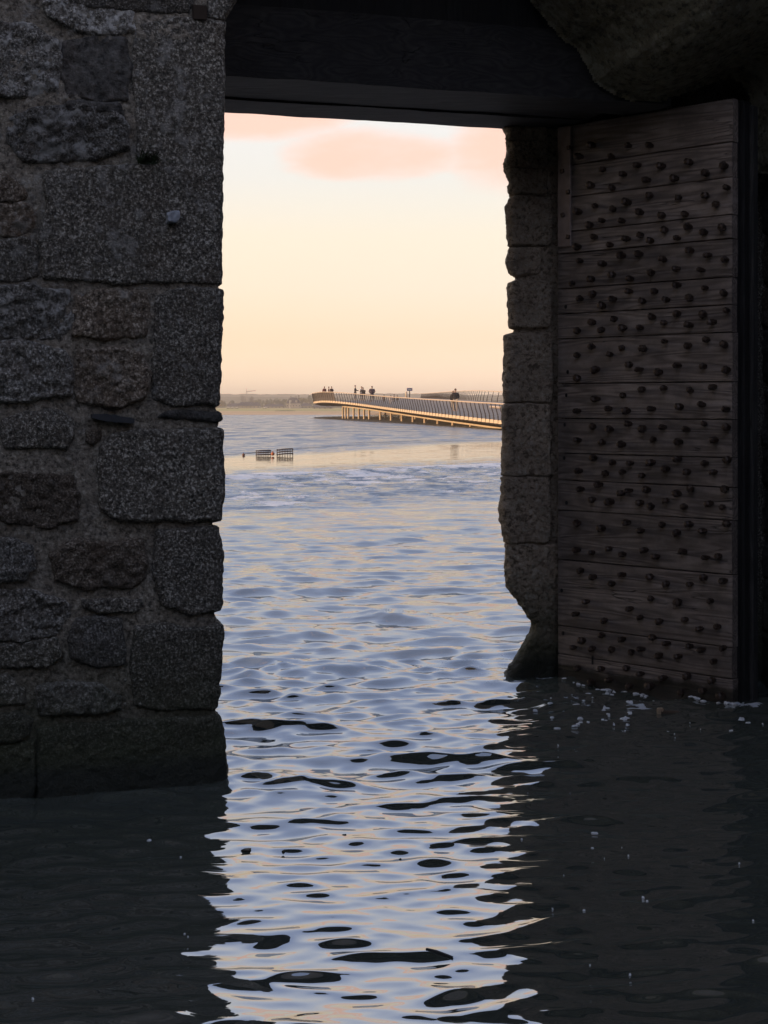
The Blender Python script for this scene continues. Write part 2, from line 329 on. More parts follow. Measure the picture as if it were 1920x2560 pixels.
# ------------------------------------------------------------------ water
WK = EYE * F
Hp = at(1395, 1700, WK / (1696 - HOR)); Ep = at(1830, 1700, WK / (1767 - HOR))
WAT = {}
def wz(x, y):
    i = int(np.clip(np.searchsorted(WAT['ys'], y), 0, len(WAT['ys']) - 1)); j = int(np.clip(np.searchsorted(WAT['us'], x / max(y, 3.3)), 0, len(WAT['us']) - 1))
    return float(WAT['z'][i, j])
def build_water():
    pys = np.concatenate([np.arange(2760, 1500, -2.1), np.arange(1500, 1036.0, -1.35)])
    ys = WK / (pys - HOR)
    ys = np.concatenate([[-40, -20, -8, -2, 0.5, 1.5, 2.3, 2.8, 3.1], ys, [340, 380]])
    u_in = np.linspace(-0.36, 0.36, 381)
    us = np.concatenate([[-30, -10, -4, -2, -1.2, -0.8, -0.6, -0.5, -0.43], u_in, [0.43, 0.5, 0.6, 0.8, 1.2, 2, 4, 10, 30]])
    yy, uu = np.meshgrid(ys, us, indexing='ij')
    dd = np.maximum(yy, 3.3)
    xx = uu * dd
    dy = np.abs(np.gradient(ys))[:, None] + 0 * uu
    edge = 1 - sstep((np.abs(uu) - 0.34) / 0.12)
    py = HOR + WK / np.maximum(yy, 3.0)
    q = py + (uu * F) * 0.055 + 12 * fbm(xx * 0.12, yy * 0.06, 0, 4, 5)          # slanting zones of rough and smooth water
    amp = np.ones_like(q)
    far = sstep((1124 - q) / 14)
    smooth = sstep((q - 1114) / 12) * (1 - sstep((q - 1150) / 26))
    race = sstep((q - 1172) / 12) * (1 - sstep((q - 1248) / 30))
    near = sstep((py - 1900) / 250)
    amp = 1.0 * (1 - smooth * 0.90) + race * 0.5
    amp = amp * (1 + 0.12 * sstep((q - 1300) / 60)) * (1 - 0.34 * near)
    gust = 1 + 0.45 * fbm(xx * 0.35, yy * 0.22, 0, 3, 9)
    amp = amp * gust
    xr = xx * math.cos(0.12) + yy * math.sin(0.12); yr = -xx * math.sin(0.12) + yy * math.cos(0.12)
    z = np.zeros_like(xx); hx = np.zeros_like(xx); hy = np.zeros_like(xx)
    r2 = np.random.default_rng(5)
    for i in range(84):
        lam = 0.085 * (15.0 ** (i / 83.0))
        k = 2 * math.pi / lam
        ang = r2.normal(0, 0.34) + (0.5 if i % 5 == 0 else 0)
        ph = r2.uniform(0, 6.28)
        sl_ = 0.040 * (1.0 if lam < 0.34 else (0.34 / lam) ** 0.8)
        a = sl_ / k
        vis = np.clip((lam / dy - 2.0) / 2.5, 0, 1) * (1 + near * (0.12 if lam < 0.19 else (-0.48 if lam < .4 else -0.70)))
        kx, ky = k * math.sin(ang), k * math.cos(ang)
        phase = kx * xr + ky * yr + ph + 1.3 * vnoise(xx * 0.9 / max(lam, .3), yy * 0.9 / max(lam, .3), 0, 100 + i)
        z += a * vis * (np.sin(phase) - 0.12 * np.cos(2 * phase))
        hq = 1.0 * a * vis * np.cos(phase); hx += hq * math.sin(ang); hy += hq * math.cos(ang)
    z *= amp * edge; hx *= amp * edge; hy *= amp * edge
    # the low breaking swell of the tide race, and foam where it breaks and at the foot of the door
    swell = np.exp(-((q - 1185) / 7.0) ** 2) * (1 + .6 * fbm(xx * .5, yy * .1, 0, 3, 41))
    z += 0.08 * swell * edge * (np.abs(uu) < .4)
    foam = race * (0.74 + 0.35 * fbm(xx * .25, yy * .12, 0, 3, 61)) + 0.4 * swell
    ddx, ddy = Ep.x - Hp.x, Ep.y - Hp.y; dl2 = ddx * ddx + ddy * ddy
    tt = np.clip(((xx - Hp.x) * ddx + (yy - Hp.y) * ddy) / dl2, -.25, 1.1)
    dist = np.hypot(xx - Hp.x - tt * ddx, yy - Hp.y - tt * ddy)
    foam = np.maximum(foam, 0.80 * np.exp(-(dist / .10) ** 2)); foam = np.maximum(foam, 0.62 * np.exp(-((dist - .45) / .38) ** 2) * (tt < .85))
    foam = np.maximum(foam, 0.6 * np.exp(-((xx - 0.78) / .25) ** 2 - ((yy - 8.62) / .12) ** 2))
    # a few sharper humps where the tide race runs over stones
    for (px, pyy, hh, rx, ry) in ((985, 1540, 0.05, 0.30, 0.22), (705, 1683, 0.035, 0.25, 0.12), (930, 1668, 0.03, 0.7, 0.14), (760, 1955, 0.022, 0.22, 0.09), (560, 1760, .02, .3, .1), (1010, 2112, .012, .1, .06)):
        d0 = WK / (pyy - HOR); x0 = (px - 960) / F * d0
        g = np.exp(-((xx - x0) / rx) ** 2 - ((yy - d0) / ry) ** 2)
        z += hh * g * (1 + 0.5 * fbm(xx * 9, yy * 14, 0, 2, 3))
        g2 = np.exp(-((xx - x0) / (rx * 2)) ** 2 - ((yy - d0) / (ry * 2.5)) ** 2)
        z += hh * 0.10 * g2 * np.sin((yy + 0.3 * xx) * 55 + 4 * vnoise(xx * 4, yy * 4, 0, 2))
    zone = np.clip(0.04 + 0.51 * (1 - smooth) + 0.9 * race + far * 0.45 - 0.35 * near, 0.0, 1.4)
    WAT.update(ys=ys, us=us, z=z)
    nr, nc = xx.shape
    V = np.stack([xx + hx, yy + hy, z], -1).reshape(-1, 3)
    idx = np.arange(nr * nc).reshape(nr, nc)
    Fq = np.stack([idx[:-1, :-1], idx[:-1, 1:], idx[1:, 1:], idx[1:, :-1]], -1).reshape(-1, 4)
    m, nt, p = material('tidal_water')
    g = N(nt, 'ShaderNodeNewGeometry'); pos = g.outputs['Position']
    at_ = N(nt, 'ShaderNodeAttribute', attribute_name='ripple')
    fo = N(nt, 'ShaderNodeAttribute', attribute_name='foam')
    m1 = N(nt, 'ShaderNodeMapping', ins={0: pos, 'Scale': (2.2, 6.0, 1.0), 'Rotation': (0, 0, 0.1)})
    n1 = N(nt, 'ShaderNodeTexNoise', ins={'Vector': m1.outputs[0], 'Scale': 1.0, 'Detail': 2.5, 'Roughness': 0.55, 'Distortion': 0.4})
    m2 = N(nt, 'ShaderNodeMapping', ins={0: pos, 'Scale': (0.35, 1.1, 1.0), 'Rotation': (0, 0, -0.08)})
    n2 = N(nt, 'ShaderNodeTexNoise', ins={'Vector': m2.outputs[0], 'Scale': 1.0, 'Detail': 5.0, 'Roughness': 0.6})
    sy = N(nt, 'ShaderNodeSeparateXYZ', ins={0: pos}).outputs[1]
    farf = maprange(nt, sy, 12.0, 40.0, 0.0, 1.0)
    m3 = N(nt, 'ShaderNodeMapping', ins={0: pos, 'Scale': (0.10, 0.20, 1.0), 'Rotation': (0, 0, -0.05)})
    n3 = N(nt, 'ShaderNodeTexNoise', ins={'Vector': m3.outputs[0], 'Scale': 1.0, 'Detail': 4.0, 'Roughness': 0.6})
    vfar = maprange(nt, sy, 45.0, 110.0, 0.0, 1.0)
    hgt0 = mathn(nt, 'MULTIPLY', mathn(nt, 'MULTIPLY', n3.outputs[0], 2.2), vfar)
    hgt = mathn(nt, 'ADD', mathn(nt, 'MULTIPLY', n1.outputs[0], maprange(nt, sy, 7.0, 30.0, 0.012, 0.034)), mathn(nt, 'MULTIPLY', mathn(nt, 'MULTIPLY', n2.outputs[0], 0.22), farf))
    hgt = mathn(nt, 'ADD', hgt, hgt0)
    fl = []
    for sc_y, lo, hi in (((1.7, 0.75, 1.0), 18, 40), ((0.55, 0.16, 1.0), 50, 90)):
        m4 = N(nt, 'ShaderNodeMapping', ins={0: pos, 'Scale': sc_y, 'Rotation': (0, 0, 0.06)})
        n4 = N(nt, 'ShaderNodeTexNoise', ins={'Vector': m4.outputs[0], 'Scale': 1.0, 'Detail': 4.0, 'Roughness': 0.65})
        fl.append(maprange(nt, n4.outputs[0], 0.42, 0.66, 0.0, 0.5))
    fsel = maprange(nt, sy, 45, 80, 0, 1)
    fy = mathn(nt, 'ADD', mathn(nt, 'MULTIPLY', fl[0], mathn(nt, 'SUBTRACT', 1.0, fsel)), mathn(nt, 'MULTIPLY', fl[1], fsel))
    fy = mathn(nt, 'MULTIPLY', mathn(nt, 'MULTIPLY', fy, maprange(nt, sy, 16, 32, 0, 1)), at_.outputs['Fac'])
    cv = N(nt, 'ShaderNodeCombineXYZ'); nt.links.new(mathn(nt, 'MULTIPLY', fy, -1.0), cv.inputs[1])
    rgh = mathn(nt, 'MULTIPLY_ADD', mathn(nt, 'MULTIPLY', at_.outputs['Fac'], farf), 0.10, 0.03)
    nt.links.new(rgh, p.inputs['Roughness'])
    b = N(nt, 'ShaderNodeBump', ins={'Height': hgt, 'Distance': 1.0}); nt.links.new(at_.outputs['Fac'], b.inputs['Strength'])
    va = N(nt, 'ShaderNodeVectorMath', operation='ADD', ins={0: b.outputs[0], 1: cv.outputs[0]})
    vn = N(nt, 'ShaderNodeVectorMath', operation='NORMALIZE', ins={0: va.outputs[0]})
    nt.links.new(vn.outputs[0], p.inputs['Normal'])
    mf = N(nt, 'ShaderNodeMapping', ins={0: pos, 'Scale': (5.0, 9.0, 1.0)})
    nf = N(nt, 'ShaderNodeTexNoise', ins={'Vector': mf.outputs[0], 'Scale': 1.0, 'Detail': 6.0, 'Roughness': 0.62, 'Distortion': 0.8})
    mf2 = N(nt, 'ShaderNodeMapping', ins={0: pos, 'Scale': (1.3, 1.0, 1.0)})
    nf2 = N(nt, 'ShaderNodeTexNoise', ins={'Vector': mf2.outputs[0], 'Scale': 1.0, 'Detail': 5.0, 'Roughness': 0.65})
    nsel = mathn(nt, 'ADD', mathn(nt, 'MULTIPLY', nf.outputs[0], maprange(nt, sy, 12, 20, 1, 0)), mathn(nt, 'MULTIPLY', nf2.outputs[0], maprange(nt, sy, 12, 20, 0, 1)))
    fv = mathn(nt, 'ADD', nsel, mathn(nt, 'MULTIPLY', mathn(nt, 'SUBTRACT', fo.outputs['Fac'], 1.0), 0.30))
    fmask = mathn(nt, 'MULTIPLY', maprange(nt, fv, 0.45, 0.50, 0, 1), maprange(nt, fo.outputs['Fac'], 0.02, 0.25, 0, 1))
    nt.links.new(mix(nt, fmask, (0.080, 0.092, 0.078), (0.66, 0.71, 0.80)), p.inputs['Base Color'])
    rgh = mathn(nt, 'ADD', rgh, mathn(nt, 'MULTIPLY', fmask, 0.6)); nt.links.new(rgh, p.inputs['Roughness'])
    p.inputs['IOR'].default_value = 5.2
    p.inputs['Specular IOR Level'].default_value = 0.5
    o = mesh('water', V, Fq, m, None, True)
    att = o.data.attributes.new('ripple', 'FLOAT', 'POINT'); att.data.foreach_set('value', zone.ravel().astype(np.float32))
    att = o.data.attributes.new('foam', 'FLOAT', 'POINT'); att.data.foreach_set('value', foam.ravel().astype(np.float32))
    tag(o, kind='structure')
build_water()

# seabed and far land: one sheet to the horizon
M['mud'] = plain('tidal_mud', (0.12, 0.10, 0.08), 0.8, 0, 0.2, 0.3)
gv = [(-9000, -300, -1.2), (9000, -300, -1.2), (9000, 12000, -1.2), (-9000, 12000, -1.2)]
tag(mesh('ground', gv, [(0, 1, 2, 3)], M['mud']), kind='structure')
def build_meadow():
    m, nt, p = material('salt_meadow')
    pos = N(nt, 'ShaderNodeNewGeometry').outputs['Position']
    mp = N(nt, 'ShaderNodeMapping', ins={0: pos, 'Scale': (0.02, 0.05, 1.0)})
    n = N(nt, 'ShaderNodeTexNoise', ins={'Vector': mp.outputs[0], 'Scale': 1.0, 'Detail': 6.0})
    sy = N(nt, 'ShaderNodeSeparateXYZ', ins={0: pos}).outputs[1]
    grass = ramp(nt, n.outputs[0], [(0.35, (0.40, 0.36, 0.13)), (0.65, (0.60, 0.48, 0.2))])
    sand = ramp(nt, n.outputs[0], [(0.3, (0.62, 0.42, 0.23)), (0.7, (0.8, 0.55, 0.33))])
    nt.links.new(mix(nt, maprange(nt, sy, 400, 520, 0, 1), sand, grass), p.inputs['Base Color']); p.inputs['Roughness'].default_value = 1.0
    ys = np.array([309, 311.5, 316, 340, 400, 520, 700, 1000, 1600, 2400, 5000, 9500.])
    zs = np.array([-1.0, 0.05, 0.16, 0.2, 0.30, 0.46, 0.60, 0.8, 1.0, 1.2, 1.3, 1.3])
    us = np.concatenate([np.linspace(-6, -0.4, 12), np.linspace(-0.36, 0.36, 160), np.linspace(0.4, 6, 12)])
    yy, uu = np.meshgrid(ys, us, indexing='ij')
    xx = uu * 1200 + 0 * yy
    zz = zs[:, None] + 0 * uu + 0.04 * fbm(xx * 0.03, yy * 0.01, 0, 3, 4) * (ys[:, None] > 312)
    yv = yy + np.where(yy < 330, 5 * fbm(xx * 0.01, 0 * xx, 0, 3, 8), 0)
    V = np.stack([xx, yv, zz], -1).reshape(-1, 3); nr, nc = xx.shape
    idx = np.arange(nr * nc).reshape(nr, nc)
    Fq = np.stack([idx[:-1, :-1], idx[:-1, 1:], idx[1:, 1:], idx[1:, :-1]], -1).reshape(-1, 4)
    tag(mesh('salt_meadow', V, Fq, m, None, True), kind='structure')
    # dark creek bank cut into the meadow
    c = at(712, 1026, 470); c.z = 0.42
    bm = bmesh.new(); bmesh.ops.create_uvsphere(bm, u_segments=24, v_segments=8, radius=1)
    for v in bm.verts: v.co = Vector((c.x + v.co.x * 3.4, c.y + v.co.y * 10, c.z + 0.12 * v.co.z))
    tag(bm_mesh('creek_bank', bm, plain('peat_bank', (0.05, 0.045, 0.03), 0.9), None, True), kind='structure')
build_meadow()

def build_hills():
    for k, (d, ybase, amp_, seed) in enumerate(((2900, 985.5, 3.0, 3), (2100, 992, 3.5, 8))):
        us = np.linspace(-0.9, 0.9, 1400)
        top = ybase + amp_ * fbm(us * 14, 0 * us, 0, 3, seed) + 2.6 * np.abs(fbm(us * 120, 0 * us, 0, 3, seed + 5)) - (1.5 if k == 0 else 0)
        zt = EYE + (HOR - top) / F * d
        rows = []
        for j, (fz, off) in enumerate(((0.0, -250), (0.35, -160), (0.7, -70), (0.93, -15), (1.0, 0), (0.9, 60), (0.0, 500))):
            n = 4 * fbm(us * 90, 0 * us + j * 3.7, 0, 3, seed + 2)
            rows.append(np.stack([us * d, d + off + n * 3, np.where(fz > 0, fz * zt + n * 0.35 * (fz < 1), 0.9)], -1))
        V = np.concatenate(rows); nc = len(us)
        idx = np.arange(len(V)).reshape(len(rows), nc)
        Fq = np.stack([idx[:-1, :-1], idx[:-1, 1:], idx[1:, 1:], idx[1:, :-1]], -1).reshape(-1, 4)
        m = plain('wooded_hill_%d' % k, (0.085, 0.08, 0.04), 1.0, 0, 0.45, 0.02)
        tag(mesh('hills', V, Fq, m, None, False), kind='structure')
build_hills()

# ------------------------------------------------------------------ masonry
def pdist(P, X, Z):
    """signed distance to polygon P, positive inside"""
    P = np.asarray(P, float); d = np.full(X.shape, 1e9); ins = np.zeros(X.shape, bool)
    for i in range(len(P)):
        a, b = P[i], P[(i + 1) % len(P)]
        e_ = b - a; L2 = e_ @ e_ + 1e-12
        h = np.clip(((X - a[0]) * e_[0] + (Z - a[1]) * e_[1]) / L2, 0, 1)
        d = np.minimum(d, np.hypot(X - a[0] - h * e_[0], Z - a[1] - h * e_[1]))
        c = (a[1] > Z) != (b[1] > Z)
        with np.errstate(divide='ignore', invalid='ignore'):
            xi = (b[0] - a[0]) * (Z - a[1]) / (b[1] - a[1] + 1e-12) + a[0]
        ins ^= c & (X < xi)
    return np.where(ins, d, -d)
class Face:
    """a wall face that turns round a corner; side=+1 opens to the right of the wall, -1 to the left"""
    def __init__(self, T, prof, side, rad=0.03, thmax=90):
        self.T, self.side, self.r, self.th = T, side, rad, R(thmax)
        if prof is not None:
            pr = sorted([on_wall(x, y, T)[::-1] for x, y in prof]); self.pz = [p[0] for p in pr]; self.ps = [p[1] for p in pr]
        else: self.pz = None
    def sc(self, z):
        if self.pz is None: return np.full(np.shape(z), 99.0 * self.side)
        return np.interp(z, self.pz, self.ps) + 0.004 * fbm(np.asarray(z) * 26, 0 * np.asarray(z), 0, 3, 77)
    def pos(self, a, z, h):
        sg, r = self.side, self.r
        q = sg * (a - self.sc(z))
        th = np.clip((q + r) / r, 0, self.th)
        over = np.maximum(q + r - r * self.th, 0)
        cs = self.sc(z) - sg * r; ct = self.T + r
        s = np.where(q < -r, a, cs + sg * (r + h) * np.sin(th) + sg * over * math.cos(self.th))
        t = np.where(q < -r, self.T - h, ct - (r + h) * np.cos(th) + over * math.sin(self.th))
        return W(s, t, z)
def field(name, face, a0, a1, z0, z1, g, hfun, mat, parent, keep=None):
    na = max(2, int((a1 - a0) / g) + 1); nz = max(2, int((z1 - z0) / g) + 1)
    A, Z = np.meshgrid(np.linspace(a0, a1, na), np.linspace(z0, z1, nz))
    H, K = hfun(A, Z)
    P = face.pos(A, Z, H).reshape(-1, 3)
    idx = np.arange(na * nz).reshape(nz, na)
    Fq = np.stack([idx[:-1, :-1], idx[:-1, 1:], idx[1:, 1:], idx[1:, :-1]], -1)
    if K is not None:
        k = K[:-1, :-1] | K[:-1, 1:] | K[1:, 1:] | K[1:, :-1]; Fq = Fq[k]
    Fq = Fq.reshape(-1, 4)
    used = np.unique(Fq); rm = np.full(len(P), -1); rm[used] = np.arange(len(used))
    return mesh(name, P[used], rm[Fq], mat, parent, True)
SEED = [0]
def stone(face, poly, mat, parent, prot=0.014, edge=0.022, rough=0.010, g=0.0085, back=0.04, warp=0.012, label=None, bulge=0.0, name='stone', grow=0.014):
    SEED[0] += 1; sd_ = SEED[0] * 13
    P = np.array(poly); a0, z0 = P.min(0) - 0.035 - grow; a1, z1 = P.max(0) + 0.035 + grow
    size = min(a1 - a0, z1 - z0)
    def hf(A, Z):
        wa = A + warp * fbm(A * 14, Z * 14, 0, 3, sd_); wz = Z + warp * fbm(A * 14, Z * 14, 0, 3, sd_ + 5)
        d = pdist(P, wa, wz) + grow
        k = sstep(d / edge + 0.25)
        tilt = (A - A.mean()) * 0.02 * math.sin(sd_) + (Z - Z.mean()) * 0.03 * math.cos(sd_)
        h = prot + tilt + rough * fbm(A * 7, Z * 7, 0, 5, sd_ + 9, 0.6) + rough * 0.55 * fbm(A * 45, Z * 45, 0, 2, sd_ + 3) + bulge * sstep(d / (size * 0.5))
        return -back + (h + back) * k, d > -0.02
    o = field(name, face, a0, a1, z0, z1, g, hf, mat, parent)
    if label: o['label'] = label
    return o
def mass(name, s0, s1, t0, t1, z0, z1, mat, parent): return box_w(name, s0, s1, t0, t1, z0, z1, mat, parent)

T1 = 6.21
LW = Face(T1, [(600, -700), (600, -40), (588, 0), (575, 20), (562, 45), (558, 90), (557, 270), (556, 430), (553, 600), (553, 700), (550, 722), (550, 850), (547, 985),
               (545, 1006), (551, 1024), (555, 1044), (556, 1100), (556, 1200), (548, 1280), (543, 1320), (552, 1380), (549, 1520), (546, 1532), (552, 1600), (548, 1700),
               (541, 1775), (549, 1800), (557, 1830), (561, 1880), (562, 2300)], +1, 0.028, 90)
c0 = W(LW.sc(1.0), T1, 0)
wall = empty('stone_wall', tuple(c0), 'massive dark granite and mortar wall with rough quoins filling the left side', 'wall')
def hf_mortar(A, Z):
    return -0.010 + 0.006 * sstep((Z - 1.75) / .5) + 0.017 * fbm(A * 6, Z * 6, 0, 4, 55) + 0.006 * fbm(A * 40, Z * 40, 0, 3, 56), None
field('mortar', LW, -2.6, float(LW.sc(1.0)) + 1.6, -0.4, 4.6, 0.013, hf_mortar, M['mortar'], wall)
Cc = 'C'
def LP(pts):
    out = []
    for x, y in pts:
        s, z = on_wall(x if x != Cc else 556, y, T1)
        if x == Cc: s = float(LW.sc(z)) + 0.42
        out.append((s, z))
    return out
G, RU, PA, SC = M['granite'], M['granite_rust'], M['granite_pale'], M['schist']
SL = [
 (G, [(165, -150), (470, -150), (478, 10), (470, 28), (370, 26), (170, 8)], .012, {}),
 (G, [(524, -300), (Cc, -300), (Cc, 40), (524, 42)], .016, dict(rough=.006)),
 (G, [(345, 66), (430, 50), (Cc, 50), (Cc, 428), (400, 432), (352, 405), (336, 200)], .012, dict(rough=.007)),
 (SC, [(160, 108), (235, 92), (312, 98), (322, 150), (314, 244), (250, 252), (180, 240), (155, 190)], .006, dict(label='smooth dark schist block with a crack')),
 (PA, [(-60, 55), (80, 62), (140, 105), (152, 160), (140, 232), (60, 238), (-60, 230)], .014, dict(rough=.018)),
 (PA, [(112, 10), (160, 6), (325, 34), (332, 76), (230, 82), (160, 60), (128, 40)], .012, dict(rough=.016)),
 (PA, [(30, 300), (80, 272), (180, 262), (292, 278), (318, 320), (318, 368), (240, 396), (60, 398), (24, 350)], .014, dict(rough=.02)),
 (SC, [(165, 256), (300, 262), (306, 282), (250, 276), (168, 270)], .012, {}),
 (RU, [(-60, 440), (20, 442), (62, 484), (30, 500), (-60, 498)], .012, {}),
 (RU, [(-60, 520), (60, 512), (88, 540), (80, 578), (-60, 590)], .012, dict(rough=.016)),
 (G, [(118, 434), (230, 424), (332, 418), (Cc, 438), (Cc, 706), (380, 702), (230, 702), (112, 690), (102, 600), (120, 530)], .013, dict(rough=.008)),
 (G, [(-60, 612), (60, 600), (94, 620), (92, 686), (30, 700), (-60, 700)], .01, {}),
 (PA, [(-60, 722), (60, 716), (168, 734), (180, 800), (150, 842), (50, 846), (-60, 842)], .012, dict(rough=.018)),
 (RU, [(192, 742), (250, 730), (362, 734), (372, 790), (362, 838), (280, 842), (190, 836)], .013, dict(rough=.012)),
 (G, [(398, 742), (460, 726), (Cc, 726), (Cc, 1006), (430, 1006), (392, 996), (386, 860)], .014, dict(rough=.008)),
 (PA, [(-60, 862), (60, 858), (160, 880), (176, 930), (172, 985), (80, 996), (-60, 1000)], .012, dict(rough=.018)),
 (RU, [(196, 880), (280, 872), (352, 888), (370, 930), (360, 985), (300, 1014), (200, 1000), (184, 950)], .016, dict(rough=.014)),
 (SC, [(420, 1030), (Cc, 1026), (Cc, 1050), (470, 1050), (400, 1044)], .006, dict(rough=.006)),
 (G, [(10, 1052), (60, 1030), (150, 1026), (184, 1050), (186, 1096), (170, 1122), (90, 1118), (14, 1120), (4, 1090)], .013, dict(bulge=.012, rough=.010)),
 (RU, [(212, 1082), (248, 1078), (252, 1096), (232, 1112), (214, 1104)], .01, {}),
 (G, [(272, 1086), (340, 1078), (Cc, 1074), (Cc, 1300), (400, 1302), (300, 1302), (254, 1276), (246, 1180), (252, 1120)], .016, dict(rough=.009)),
 (RU, [(-60, 1185), (60, 1178), (185, 1188), (198, 1240), (192, 1300), (120, 1322), (-60, 1296)], .014, dict(rough=.02)),
 (PA, [(-60, 1352), (30, 1346), (82, 1364), (88, 1420), (60, 1452), (-60, 1456)], .013, dict(rough=.015)),
 (RU, [(180, 1352), (270, 1358), (358, 1350), (368, 1400), (362, 1446), (330, 1470), (270, 1462), (210, 1474), (140, 1450), (130, 1390)], .015, dict(rough=.017, label='rust brown rounded stone in the pale mortar')),
 (G, [(398, 1328), (470, 1320), (Cc, 1318), (Cc, 1524), (470, 1532), (404, 1512), (382, 1440), (386, 1370)], .015, dict(rough=.009)),
 (G, [(206, 1504), (270, 1496), (350, 1500), (356, 1516), (338, 1530), (240, 1530), (210, 1522)], .012, {}),
 (PA, [(-60, 1484), (60, 1476), (168, 1500), (180, 1540), (140, 1586), (40, 1606), (-60, 1600)], .012, dict(rough=.02)),
 (G, [(-60, 1616), (60, 1610), (146, 1596), (150, 1640), (120, 1668), (-60, 1672)], .01, dict(rough=.014)),
 (PA, [(190, 1552), (240, 1542), (302, 1548), (312, 1600), (308, 1662), (240, 1668), (180, 1650), (168, 1600)], .017, dict(bulge=.01, label='small pale speckled block')),
 (G, [(336, 1566), (400, 1560), (470, 1570), (Cc, 1548), (Cc, 1776), (420, 1776), (336, 1764), (328, 1680)], .015, dict(rough=.010)),
 (G, [(-60, 1692), (20, 1688), (58, 1724), (60, 1758), (-60, 1770)], .012, {}),
 (PA, [(92, 1722), (170, 1704), (250, 1712), (300, 1740), (302, 1776), (200, 1784), (100, 1786)], .016, dict(rough=.017)),
 (G, [(-60, 1800), (40, 1782), (82, 1800), (74, 1840), (30, 1854), (-60, 1850)], .014, {}),
 (G, [(-60, 1872), (40, 1864), (84, 1850), (86, 1980), (84, 2120), (-60, 2120)], .010, dict(rough=.016)),
 (G, [(96, 1826), (180, 1806), (330, 1800), (Cc, 1796), (Cc, 2140), (94, 2140)], .018, dict(rough=.012)),
]
for mat, pts, prot, kw in SL:
    kw['grow'] = 0.022 if sum(p[1] for p in pts) / len(pts) < 1010 else 0.013
    if mat in (PA, RU): kw['rough'] = kw.get('rough', .01) * 1.5
    stone(LW, LP(pts), mat, wall, prot=prot, **kw)
# the wall goes on beyond the frame in the same rough courses
s_l = on_wall(-75, 1000, T1)[0]
z = -0.35
while z < 4.5:
    hh = random.uniform(0.2, 0.42); s = s_l - random.uniform(0, .1) if z < 3.32 else float(LW.sc(4.0)) - 0.15
    while s > -2.5:
        ww = random.uniform(0.25, 0.6); j = lambda: random.uniform(-.02, .02)
        if z + hh > 3.32 and z < 3.32 and s > s_l: break
        P = [(s - ww + j(), z + j() + .02), (s - ww / 2, z + j() + .01), (s + j() - .03, z + j() + .02), (s - .03 + j(), z + hh + j() - .02), (s - ww / 2, z + hh - .02 + j()), (s - ww + j(), z + hh - .02 + j())]
        stone(LW, P, random.choice([G, G, PA, RU]), wall, prot=.013, g=0.014, rough=.014)
        s -= ww + .02
    z += hh + 0.02
# small holes and fittings on the wall
hx, hz = on_wall(499, 34, T1)
box_w('putlog_hole', hx - .032, hx + .030, T1 - .019, T1 + .02, hz - .032, hz + .032, plain('hole_shade', (0.05, 0.033, 0.022), .9), wall, .004)  # solid dark block; the shade inside the hole is put into its colour
sx, sz = on_wall(281, 1046, T1)
bm = bmesh.new()
for k in range(9):
    a = -0.09 + k * 0.0225
bm.free()
ks = np.linspace(-.088, .088, 12)
Vs = []
for k in ks:
    th_ = 0.016 * (1 - (k / .1) ** 2) ** .5 * random.uniform(.8, 1.1)
    for (tt, zz) in ((-.028, -th_), (-.028, th_), (.03, th_), (.03, -th_)): Vs.append(W(sx + k, T1 + tt, sz - k * .12 + zz))
Fs = [(i * 4 + j, i * 4 + (j + 1) % 4, i * 4 + 4 + (j + 1) % 4, i * 4 + 4 + j) for i in range(11) for j in range(4)] + [(3, 2, 1, 0), (44, 45, 46, 47)]
mesh('slate_wedge', Vs, Fs, M['slate'], wall)['label'] = 'thin dark slate wedge set in the mortar'
# iron-grey stub
sx, sz = on_wall(432, 543, T1 - .03)
bm = bmesh.new(); bmesh.ops.create_icosphere(bm, subdivisions=3, radius=1)
for v in bm.verts:
    c = v.co.copy(); c = Vector([max(-.72, min(.72, q)) for q in c])
    n_ = float(fbm(c.x * 2.2, c.y * 2.2, c.z * 2.2, 3, 4)) * .22
    c *= (1 + n_)
    v.co = Vector((c.x * .036, c.y * .05, c.z * .033 + .006 * c.x))
stub = bm_mesh('stone_stub', bm, plain('blue_grey_stone', (0.36, 0.38, 0.42), .7, 0, .35, 30, .004), None, False)
stub.location = W(sx, T1 - .02, sz); stub.rotation_euler = (0, 0, TH)
tag(stub, 'small blue grey stub jutting from the big granite quoin on the left wall', 'stub')
# four small limpets low on the wall
for i, (x, y) in enumerate(((313, 1700), (352, 1700), (312, 1760), (350, 1760))):
    sx, sz = on_wall(x, y, T1 - .015)
    bm = bmesh.new(); bmesh.ops.create_cone(bm, segments=12, radius1=.0075, radius2=.0035, depth=.006, cap_ends=True)
    o = bm_mesh('limpet', bm, M.setdefault('shell', plain('shell', (0.22, 0.21, 0.17), .7, 0, .4, 300)), None, True)
    o.location = W(sx, T1 - .022, sz); o.rotation_euler = (R(90), 0, TH)
    tag(o, 'tiny ring shaped limpet %s of four low on the left wall' % ('upper left', 'upper right', 'lower left', 'lower right')[i], 'limpet', 'limpets low on the left wall')
